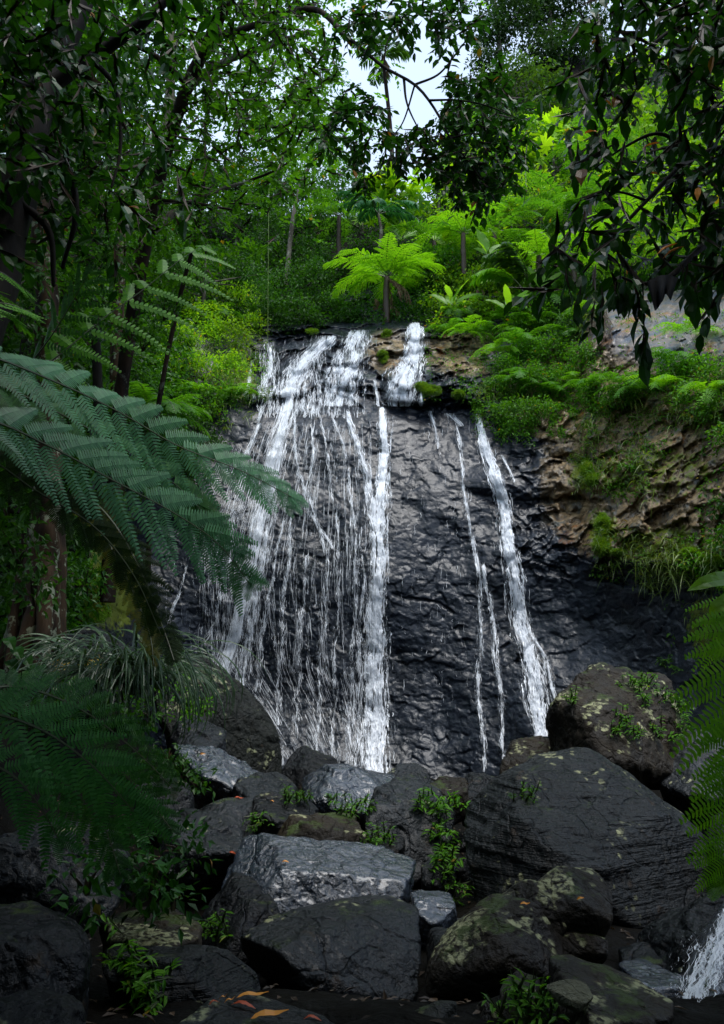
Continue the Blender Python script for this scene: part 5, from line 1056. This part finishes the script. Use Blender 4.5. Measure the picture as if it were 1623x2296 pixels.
RR = [[0,0,.2,.8,1,1,1,1,1],[0,0,.08,.6,.9,.9,.9,1,1],[0,.15,.6,.8,.8,.75,.8,1,1],[0,.5,.65,.35,.18,.2,.5,.9,1],[.05,.45,.5,.3,.2,.25,.5,.9,1],[0,.1,.35,.4,.4,.45,.55,.9,1],[.15,.4,.55,.6,.6,.6,.7,.9,1],[.5,.6,.6,.45,.35,.35,.65,.9,1],[.4,.35,.45,.45,.12,.2,.6,.8,1],[.12,.15,.1,.12,0,0,.1,.2,.3],[0,0,0,0,0,0,0,0,0]]
mb = MB(); C = mapfield(RX, RY, RR, 900, 5.2, 7, 70, -.1); sprigs(mb, C, rdir(len(C))+np.array([-.3, 0, -.4]), .26, 6, .14, .55, droop=.5)
C = PX(np.array([1425,1432,1444,1446,1300,1270,1380,1400,1540,1560,1400]), np.array([650,670,740,755,650,610,640,650,600,640,620]), 5.3); sprigs(mb, C, np.array([[0, 0, -1.]])+rdir(11)*.25, .12, 4, .15, .5, droop=1.3)
mb.build('crown', [M['leaf_dark'], M['stembrown']], e)
mb = MB(); C = PX(np.array([1520,1535,1480,1400,1565,1310,1600]), np.array([545,552,320,590,420,300,120]), 5.4); 
for k_ in range(7):
    mb = MB(); leaves(mb, C[k_:k_+1], [(-1, 0, -.35)] if k_ < 2 else rdir(1)+np.array([0, 0, -.6]), [(0, -.4, 1)], .17 if k_ < 2 else .13, .05, LEAF8); mb.build('yellowing_leaf', M['orange'], e)
# black cloth caught on the branch
u, v = np.meshgrid(np.linspace(0, 1, 26), np.linspace(0, 1, 24))
xo = 1450+ (70-8*v)*u + 18*v*(1-u) - 8*v*u; yo = 632-16*np.sin(u*2.6)+ (46+5*np.sin(u*7+.6)+16*sstep(.7, .5, u))*v
Yc = 5.24 - .03*np.sin(u*15+1.5*v)*(.3+v) - .05*np.sin(v*2.2)*np.sin(u*3.1)
P = PX(xo, yo, Yc); mb = MB(); mb.add(*gridmesh(P)); P2 = PX(xo, yo+2*(1-v), Yc+.05+.02*np.sin(u*11)); mb.add(*gridmesh(P2)); mb.add(*gridmesh(np.stack([P[0], P2[0]])))
o = mb.build('cloth', M['cloth'], smooth=True); tag(o, 'black cloth caught on the thin branch in front of the grey rock wall', 'cloth')

# ------------------------------------------------------------- big near fronds at the left
def nfrond(label, pts, wpx, mat, npin=30, npul=22, up=(-.25, -.75, 1), hang=.12, group='near fern fronds at the left', **kw):
    C = spline(PX(*np.array(pts, float).T), 28); Y = np.mean([p[2] for p in pts]); e = empty('fern_frond', C[0], label, 'fern frond', group)
    mb = MB(); frondc(mb, C, wpx*pxm(Y), npin, npul, up=up, hang=hang, start=kw.pop('start', .04), tipw=kw.pop('tipw', .1), rr=.009, **kw)
    o = mb.build('leaflets', [M[mat], M['stem']], e); return e
def treefern(label, base, fronds, group='tree ferns', trunk=None):
    e = empty('tree_fern', base, label, 'tree fern', group)
    if trunk is not None: mb = MB(); tube(mb, trunk, .09, .08, 9, rough=.4, n=16); mb.build('trunk', M['stembrown'], e, smooth=True)
    for pts, wpx, mat, npin, npul, up, kw in fronds:
        C = spline(PX(*np.array(pts, float).T), 30); Y = np.mean([p[2] for p in pts]); mb = MB(); k2 = dict(start=.05, tipw=.12, rr=.009, hang=.12); k2.update(kw)
        frondc(mb, C, wpx*pxm(Y), npin, npul, up=up, **k2); mb.build('frond', [M[mat], M['stem']], e)
    return e
U1 = (-.12, -1.0, .42); U2 = (.1, -.8, 1.)
treefern('big tree fern at the left edge with two long blue green fronds over the falls', PX(-260, 1500, 5.2), [
  ([(-220,800,4.9),(-60,790,5.1),(110,850,5.5),(260,920,5.9),(400,1000,6.2),(540,1055,6.5),(655,1115,6.8)], 250, 'fern_blue', 22, 21, U1, dict(peak=.3, ang=(58, 26), fill=.62, pw=.74)),
  ([(-220,960,4.7),(-40,940,4.9),(110,1000,5.2),(250,1075,5.5),(390,1150,5.8),(490,1220,6),(560,1310,6.3)], 270, 'fern_blue', 22, 21, U1, dict(peak=.3, ang=(58, 26), fill=.62, pw=.74)),
  ([(-240,900,5.2),(-60,850,5.6),(120,920,6),(300,1020,6.6),(420,1110,7),(500,1210,7.2)], 170, 'fern_dark', 20, 22, U1, dict(ang=(60, 30))),
  ([(-240,1080,4.8),(-60,1020,5),(80,1100,5.2),(210,1180,5.4),(300,1290,5.5),(360,1420,5.6)], 100, 'fern_shadow', 20, 22, U1, dict(ang=(60, 30))),
  ([(-260,820,5.4),(-120,700,5.6),(0,680,5.9),(70,700,6.1)], 170, 'fern_mid', 20, 14, U2, {})],
  trunk=[PX(-250, 1700, 5), PX(-245, 1300, 5), PX(-240, 950, 5)])
treefern('shaded fern with yellowing drooping frond left of the mossy boulder', PX(150, 1330, 7), [
  ([(150,1130,6.6),(215,1150,6.5),(250,1230,6.4),(300,1330,6.3),(335,1420,6.2),(345,1490,6.1)], 75, 'fern_yellow', 26, 14, U1, {}),
  ([(160,1140,6.8),(200,1150,6.8),(235,1180,6.7),(250,1230,6.6)], 70, 'fern_yellow', 14, 10, U1, {}),
  ([(140,1120,6.6),(200,1120,6.4),(260,1180,6.2),(320,1290,6),(370,1420,5.9),(390,1480,5.8)], 100, 'fern_shadow', 28, 16, U1, {})])
treefern('slender frond with widely spaced curled leaflets above the big fronds', PX(60, 860, 8), [
  ([(60,850,7.5),(140,790,7.6),(230,715,7.8),(320,650,8),(400,585,8.2),(455,550,8.4)], 300, 'fern_mid', 11, 16, (0, -1, .3), dict(fill=.3, hang=.3)),
  ([(40,850,7.5),(110,760,7.3),(160,680,7.2),(200,610,7.1)], 220, 'fern_dark', 9, 14, (0, -1, .3), dict(fill=.3, hang=.3))])
treefern('bright shaded fern tips at the left edge under the near tree', PX(-150, 720, 6), [
  ([(-190,600,5.8),(-90,590,6),(0,610,6.2),(70,660,6.4)], 120, 'fern_mid', 22, 12, U2, {}), ([(-190,700,5.6),(-90,690,5.8),(10,700,6),(60,740,6.2)], 110, 'fern_mid', 20, 12, U2, {}), ([(-190,640,6),(-90,640,6.1),(-20,650,6.2),(50,690,6.4)], 110, 'fern_lime', 18, 12, U2, {})])
treefern('low fern spreading broad shaded fronds over the bottom left rocks', PX(-120, 1760, 3.9), [
  ([(-150,1600,3.9),(-20,1600,3.95),(100,1640,4.05),(210,1720,4.15),(300,1820,4.25)], 240, 'fern_near', 13, 17, U1, dict(peak=.3, ang=(66, 24), fill=.55, pw=.72, tipw=.25)),
  ([(-160,1690,3.75),(-60,1700,3.8),(30,1740,3.85),(90,1810,3.9),(130,1880,3.95)], 180, 'fern_near', 11, 15, U1, dict(peak=.3, ang=(66, 24), fill=.55, pw=.72, tipw=.25)),
  ([(-100,1560,4.4),(40,1540,4.6),(180,1590,4.8),(300,1680,5),(390,1770,5.1)], 150, 'fern_dark', 18, 18, U1, dict(pw=.65)),
  ([(40,1700,4.2),(150,1760,4.3),(230,1850,4.4),(270,1960,4.4)], 140, 'fern_dark', 22, 16, U1, {}),
  ([(200,1700,5),(270,1730,5.1),(330,1790,5.2),(385,1860,5.2)], 120, 'fern_dark', 18, 12, U1, {})])
treefern('bright green fern hanging in from the right edge above the stream', PX(1760, 1500, 4.3), [
  ([(1760,1330,4.4),(1690,1400,4.3),(1655,1520,4.2),(1650,1640,4.15),(1640,1760,4.1)], 270, 'fern_lime', 13, 15, (.2, -1, .3), dict(hang=.3, pw=.82, fill=.7)),
  ([(1760,1560,4.3),(1700,1620,4.2),(1665,1740,4.1),(1645,1860,4.05),(1625,1975,4)], 230, 'fern_lime', 12, 15, (.2, -1, .3), dict(hang=.3, pw=.82, fill=.7)),
  ([(1760,1280,4.8),(1700,1310,4.8),(1650,1380,4.7),(1630,1460,4.7)], 220, 'fern_lime', 11, 16, (.2, -1, .3), dict(hang=.3, pw=.7))])
e = empty('broad_leaved_plant', PX(1720, 1330, 4.6), 'broad green leaf pointing left from the right edge', 'plant')
mb = MB(); broad(mb, [PX(1720,1320,4.6), PX(1650,1300,4.5), PX(1590,1305,4.4), PX(1540,1325,4.4)], .09, up=(0, -1, .6)); mb.build('leaf', M['banana'], e)
mb = MB(); broad(mb, [PX(1720,1350,4.6), PX(1660,1340,4.5), PX(1610,1360,4.4), PX(1590,1380,4.4)], .08, up=(0, -1, .6)); mb.build('leaf', M['leaf_bright'], e)
# strap leaved clump
def straps(name, label, cat, base, n, ln, wd, mat, spread=.25, azr=(0, 6.28), group=None, bend=2.2, el=(.5, 1.4)):
    e = empty(name, base, label, cat, group); mb = MB(); base = np.asarray(base)
    for k in range(n):
        b = base+rng.normal(size=3)*np.array([spread, spread*.5, spread*.35]); c = arc(b, azr[0]+(azr[1]-azr[0])*rng.random(), el[0]+(el[1]-el[0])*rng.random(), ln*(.6+.6*rng.random()), bend*(.8+.4*rng.random()), 14)
        t = np.linspace(0, 1, 14); T = unit(np.gradient(c, axis=0)); S = unit(np.cross(T, (0.05, -.6, 1)))*(wd*.5*np.clip(1.1-t**3*1.09, .01, 1))[:, None]
        Nn = np.cross(S, T); mb.add(*gridmesh(np.stack([c-S, c+unit(Nn)*wd*.12, c+S], 1)))
    mb.build('leaves', M[mat], e); return e
straps('strap_leaf_clump', 'large clump of long drooping strap leaves on the left bank', 'plant', PX(285, 1545, 6.6), 230, .98, .017, 'strap', .13, (1.0, 4.3), bend=2.9, el=(.7, 1.45))
straps('strap_leaf_clump', 'smaller strap leaved clump behind the yellow flowers', 'plant', PX(190, 1510, 7.9), 70, .7, .03, 'strap', .18, (2.5, 5.6), bend=2.3)
straps('grass_clump', 'grassy clump on the bank under the bright bush beside the falls', 'grass clump', CS(500, 860, .2), 60, .7, .02, 'grass', .3, (1.5, 4.8), bend=2.3)
e = empty('broad_leaved_plant', PX(120, 1530, 7.4), 'glossy drooping broad leaves under the yellow flowers', 'plant')
for k in range(12):
    mb = MB(); c = arc(PX(110+90*rng.random(), 1545, 7.3), 1.3+4*rng.random(), .7+.5*rng.random(), .42, 2.2, 10); broad(mb, c, .09, up=(0, -.5, 1)); mb.build('leaf', M['leaf_dark'], e)
e = empty('broad_leaved_plant', PX(40, 1500, 7), 'glossy arrow shaped leaves beside the buttressed trunk', 'plant')
for a, b in ((15,1430),(32,1452),(52,1470),(68,1492),(20,1480),(300,1640),(290,1625)):
    mb = MB(); q = PX(a, b, 6.9); tube(mb, [PX(a-6, b+60, 7.1), q], .005, .004, 4, mat=1); broad(mb, [q, q+np.array([.05, -.06, -.03]), q+np.array([.1, -.1, -.1])], .1, up=(0, -.6, 1), base=.02, n=10); mb.build('leaf', [M['leaf_dark'], M['stem']], e)
for lab, a, b in (('yellow flower cluster beside the buttressed trunk', 136, 1496), ('larger yellow flower cluster above the strap leaves', 212, 1490)):
    e = empty('flower', PX(a, b+40, 7.2), lab, 'flower', 'yellow flower clusters'); q = PX(a, b, 7.1); mb = MB(); tube(mb, [PX(a, b+60, 7.3), q], .006, .004, 5); mb.build('stem', M['stem'], e)
    mb = MB(); n = 46; C = q+rng.normal(size=(n, 3))*np.array([.026, .02, .02])*(1.3 if a > 200 else 1); leaves(mb, C, rdir(n)+np.array([0, -.4, .1]), rdir(n), .05, .016); mb.build('petals', M['yellow'], e)
# dim plants of the left bank
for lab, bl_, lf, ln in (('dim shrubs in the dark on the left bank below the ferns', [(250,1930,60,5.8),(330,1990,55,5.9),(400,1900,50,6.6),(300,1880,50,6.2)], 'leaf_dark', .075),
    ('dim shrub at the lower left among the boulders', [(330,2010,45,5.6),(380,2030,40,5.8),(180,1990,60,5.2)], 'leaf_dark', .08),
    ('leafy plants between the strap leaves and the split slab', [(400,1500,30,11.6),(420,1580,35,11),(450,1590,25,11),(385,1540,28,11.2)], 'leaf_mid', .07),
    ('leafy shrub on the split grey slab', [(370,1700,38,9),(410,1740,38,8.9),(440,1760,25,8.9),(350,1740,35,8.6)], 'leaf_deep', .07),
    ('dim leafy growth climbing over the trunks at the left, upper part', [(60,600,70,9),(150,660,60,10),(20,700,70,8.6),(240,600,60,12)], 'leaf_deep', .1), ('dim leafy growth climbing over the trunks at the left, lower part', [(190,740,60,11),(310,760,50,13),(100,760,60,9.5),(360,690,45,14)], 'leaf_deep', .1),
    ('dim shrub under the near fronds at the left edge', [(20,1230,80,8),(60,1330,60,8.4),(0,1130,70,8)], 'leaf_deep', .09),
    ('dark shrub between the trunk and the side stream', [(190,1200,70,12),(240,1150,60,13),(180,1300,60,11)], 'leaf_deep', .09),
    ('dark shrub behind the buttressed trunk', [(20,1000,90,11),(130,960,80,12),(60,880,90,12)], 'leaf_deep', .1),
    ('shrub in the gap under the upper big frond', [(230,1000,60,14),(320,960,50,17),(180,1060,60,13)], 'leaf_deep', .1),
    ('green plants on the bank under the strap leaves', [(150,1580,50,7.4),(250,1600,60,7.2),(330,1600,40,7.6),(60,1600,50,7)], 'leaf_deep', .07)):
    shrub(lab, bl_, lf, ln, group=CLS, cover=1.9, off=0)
for lab, pts, n, ln in (('bright leafy plant hanging in the gap left of the giant boulder', [(965,1800),(985,1830),(975,1870),(1000,1900),(990,1930),(1010,1810),(950,1810),(985,1945)], 5, .085),
    ('small plant on the face of the giant boulder', [(1180,1775),(1185,1790)], 3, .05), ('small plant growing in the crack right of the lit slab', [(820,1880),(850,1885),(870,1890)], 4, .06), ('tiny plant between the stones left of centre', [(585,1830),(570,1840)], 4, .05),
    ('leafy plant on the small dark boulder', [(655,1790),(680,1800),(640,1800)], 4, .05), ('plant in the gap below the wide grey boulder', [(740,1800),(790,1810),(770,1830),(830,1815)], 5, .06), ('small plant at the bottom edge beside the pale broken stone', [(1180,2270),(1200,2280),(1165,2285)], 6, .07),
    ('plants on the big brown boulder, left group', [(1190,2285)], 1, .02), ('leafy plants growing on the top of the big brown boulder', [(1425,1545),(1440,1570),(1450,1530),(1410,1540),(1480,1560)], 5, .07), ('leafy plants low on the big brown boulder', [(1370,1640),(1400,1630),(1420,1660),(1470,1640),(1500,1660),(1390,1610)], 5, .07),
    ('small plant on the left shoulder of the big brown boulder', [(1290,1570),(1278,1580)], 3, .06), ('plant at the right foot of the big brown boulder', [(1520,1600),(1535,1640),(1505,1580)], 5, .07), ('small plants in the dark gap under the hanging plant', [(1000,1980),(1015,1990)], 4, .06),
    ('dim plant beside the layered slab at the lower left', [(320,2180),(340,2200),(300,2150),(350,2230)], 5, .08), ('dim plant on the left of the broad grey boulder', [(490,2090),(500,2100)], 4, .06), ('small red leaved plant on the dark cliff at the right', [(1500,1480),(1510,1500),(1480,1490)], 4, .08)):
    if ln < .03: continue
    mb = MB(); first = None
    for a, b in pts:
        if b < 1520 and a > 1470: q, nr = CS(a, b, .08), np.array([0, -1, .2])
        else: q, nr = hit(a, b)
        if first is None: first = q
        C = np.repeat((q+nr*.02)[None], n*2, 0)+rng.normal(size=(n*2, 3))*.05
        sprigs(mb, C, rdir(n*2)*.6+nr*.8+np.array([0, 0, .3]), .12, 6, ln, .3, droop=.35)
    e = empty('small_plant', first, lab, 'plant', 'small plants among the boulders'); mb.build('foliage', [M['leaf_mid'], M['stem']], e)
# fallen leaves
k = 0
for a, b, s_, mt, lab in ((640,1937*1.0,.06,'orange','fallen orange leaf standing out on the lit wet slab'),(565,2243,.15,'orange','long orange leaf lying on the foreground slab, nearest the layered slab'),(545,2262,.12,'redleaf','red leaf beside the long orange leaf'),(605,2290,.17,'orange','orange leaf at the bottom edge of the foreground slab'),(720,2262,.11,'orange','orange leaf on the right half of the foreground slab'),
                         (735,2290,.1,'orange','curled orange leaf near the bottom edge right of the middle'),(700,2293,.08,'redleaf','red leaf near the bottom edge right of the middle'),(810,2285,.08,'orange','small orange leaf at the foot of the broad grey boulder'),(480,2258,.05,'redleaf','little brown red leaf at the left of the leaf group'),
                         (515,2254,.05,'orange','little orange leaf at the left of the leaf group'),(455,1690,.07,'orange','orange leaf on the split grey slab'),(535,1790,.1,'redleaf','brown leaf caught above the smooth grey boulder'),(520,1912,.06,'redleaf','red leaf on the wrinkled dark boulder'),(1175,2030,.06,'orange','orange leaf on the shoulder of the humped boulder'),
                         (1302,2020,.05,'orange','small orange leaf on the hump of the humped boulder'),(500,2248,.04,'orange','tiny orange fleck beside the red leaf'),(610,1800,.05,'orange','orange fleck on the little flat topped boulder'),(1115,1700,.16,'orange','upright golden leaf standing at the foot of the right streams')):
    q, nr = hit(a, b); mb = MB(); ax = unit(np.array([1., .4*rng.normal(), 0])) if a != 1115 else np.array([-.2, 0, 1.])
    c = q+nr*.012-ax*s_*.5 if a != 1115 else q+np.array([0, -.05, 0])
    N_ = nr if a != 1115 else np.array([0, -1, .1]); ax = unit(ax-N_*(ax@N_)); C = np.array([c, c+ax*s_*.33+N_*.015, c+ax*s_*.66+N_*.012, c+ax*s_+N_*(.03 if k % 2 else .004)])
    broad(mb, C, s_*.32, up=N_, fold=.35, n=9, base=.02); o = mb.build('fallen_leaf', M[mt]); tag(o, lab, 'leaf', 'fallen leaves on the rocks'); k += 1
mb = MB(); n = 2600; x_ = rng.uniform(-4, 4, n); y_ = rng.uniform(4.5, 15, n); P = np.stack([x_, y_, G(x_, y_)+.015], -1)
leaves(mb, P, rdir(n)*np.array([1, 1, .15]), rdir(n)*.3+np.array([0, 0, 1]), .07*(.5+rng.random(n)), .03)
tag(mb.build('leaf_litter', M['litter']), 'dead leaves and twigs on the ground between the boulders', 'leaf litter', kind='stuff')
# the pale broken face and the small cascade
V = PX(*np.array([(1208,2186,4.7),(1268,2172,4.72),(1300,2218,4.62),(1350,2240,4.56),(1354,2266,4.45),(1290,2310,4.3),(1262,2345,4.2),(1232,2250,4.5)], float).T); c0 = V.mean(0)
mb = MB(); hullrock(mb, np.concatenate([V, V+np.array([0, .12, -.02])]), 26, .1, 6, 0, 5, cut=.86); o = mb.build('broken_face', M['pale'], smooth=True); o.parent = PB; o['label'] = 'pale freshly broken face'
# chute of the small cascade
x, t = np.meshgrid(np.linspace(-1, 1, 60), np.linspace(0, 1, 90))
def chute(t, u):
    cx0 = np.interp(t, [0, .3, .6, 1], [1650, 1618, 1585, 1570]); wd = np.interp(t, [0, .3, .6, 1], [30, 55, 75, 70]); py = 2020+330*t; Y = np.interp(t, [0, .5, 1], [6.3, 5.6, 4.9])
    return cx0+u*wd, py, Y
a, b, Y = chute(t, x); P = PX(a, b, Y+.25*x**2+.03); P = P+np.array([0, 1., 0])*(.12*fbm(P*3, 3))[..., None]; mb = MB(); mb.add(*gridmesh(P))
tag(mb.build('chute_rock', M['wet'], smooth=True), 'wet rock under the small cascade', kind='structure')
def csurf(x_, y_, off): 
    t_ = (y_-2020)/330; cx0 = np.interp(t_, [0, .3, .6, 1], [1650, 1618, 1585, 1570]); wd = np.interp(t_, [0, .3, .6, 1], [30, 55, 75, 70]); u_ = (x_-cx0)/wd
    return PX(x_, y_, np.interp(t_, [0, .5, 1], [6.3, 5.6, 4.9])+.2*u_**2-off*2-.08)
mb = MB(); strands(mb, lambda y, u: np.interp((y-2020)/330, [0, .3, .6, 1], [1648, 1608, 1568, 1548])+u*np.interp((y-2020)/330, [0, .3, .6, 1], [20, 45, 50, 60]), 2600, 2020, 2345, csurf, lmin=8, lmax=50, wmin=.6, wmax=4, wig=4)
strands(mb, lambda y, u: np.interp(y, [2050, 2200, 2345], [1560, 1530, 1540])+u*45, 260, 2080, 2300, csurf, lmin=3, lmax=12, wmin=.5, wmax=1.6, wig=2, wdist='u')
tag(mb.build('small_cascade', M['water']), 'small cascade of white water at the right edge', kind='structure')
# ------------------------------------------------------------- unseen trees added round the viewpoint to shade the foreground
for lab, bx, by, crs in (('unseen tall tree added behind the viewpoint for shade, left', -5, -4, [(-4, -3, 8.5, 4), (-7, -1, 9.5, 4), (-2.5, -6, 8.5, 4)]), ('unseen tall tree added behind the viewpoint for shade, right', 5, -4, [(3, -3, 8.5, 4), (6.5, 0, 9, 4), (2, -7, 8.5, 4)]),
                         ('unseen spreading tree added to shade the stream bed from above', -7, 4, [(-5.5, 2.6, 9, 3), (0, 1.6, 8.8, 3.2), (-9, 4.5, 9.5, 4), (-10, 9, 10, 4)]), ('unseen spreading tree added on the right bank to shade the boulders', 8, 4, [(4.5, 1.6, 8.6, 3.2)]),
                         ('unseen leafy tree added low behind the viewpoint for shade', 0, -9, [(0, -9, 4, 4), (-7, -7, 4, 4), (7, -7, 4, 4), (-11, 0, 5, 4), (11, 0, 5, 4)])):
    e = empty('added_shade_tree', (bx, by, float(G(bx, by))), lab, 'tree', 'unseen trees added for shade'); mb = MB(); tube(mb, [(bx, by, float(G(bx, by))-.3), (bx*.95, by, 4), (bx*.9, by+.4, 8)], .25, .15, 10, rough=.3); mb.build('trunk', M['bark_dark'], e, smooth=True)
    mb = MB()
    for cx0, cy0, cz0, r_ in crs: blobfoliage(mb, (cx0, cy0, cz0), (r_, r_, r_*.42 if cz0 > 6 else r_), 900, 9, .33, .55, low=-.95, shell=.1)
    mb.build('crown', M['leaf_deep'], e)
tag(WF.build('waterfall', M['water']), 'white water running down the black rock face in many threads', kind='structure')
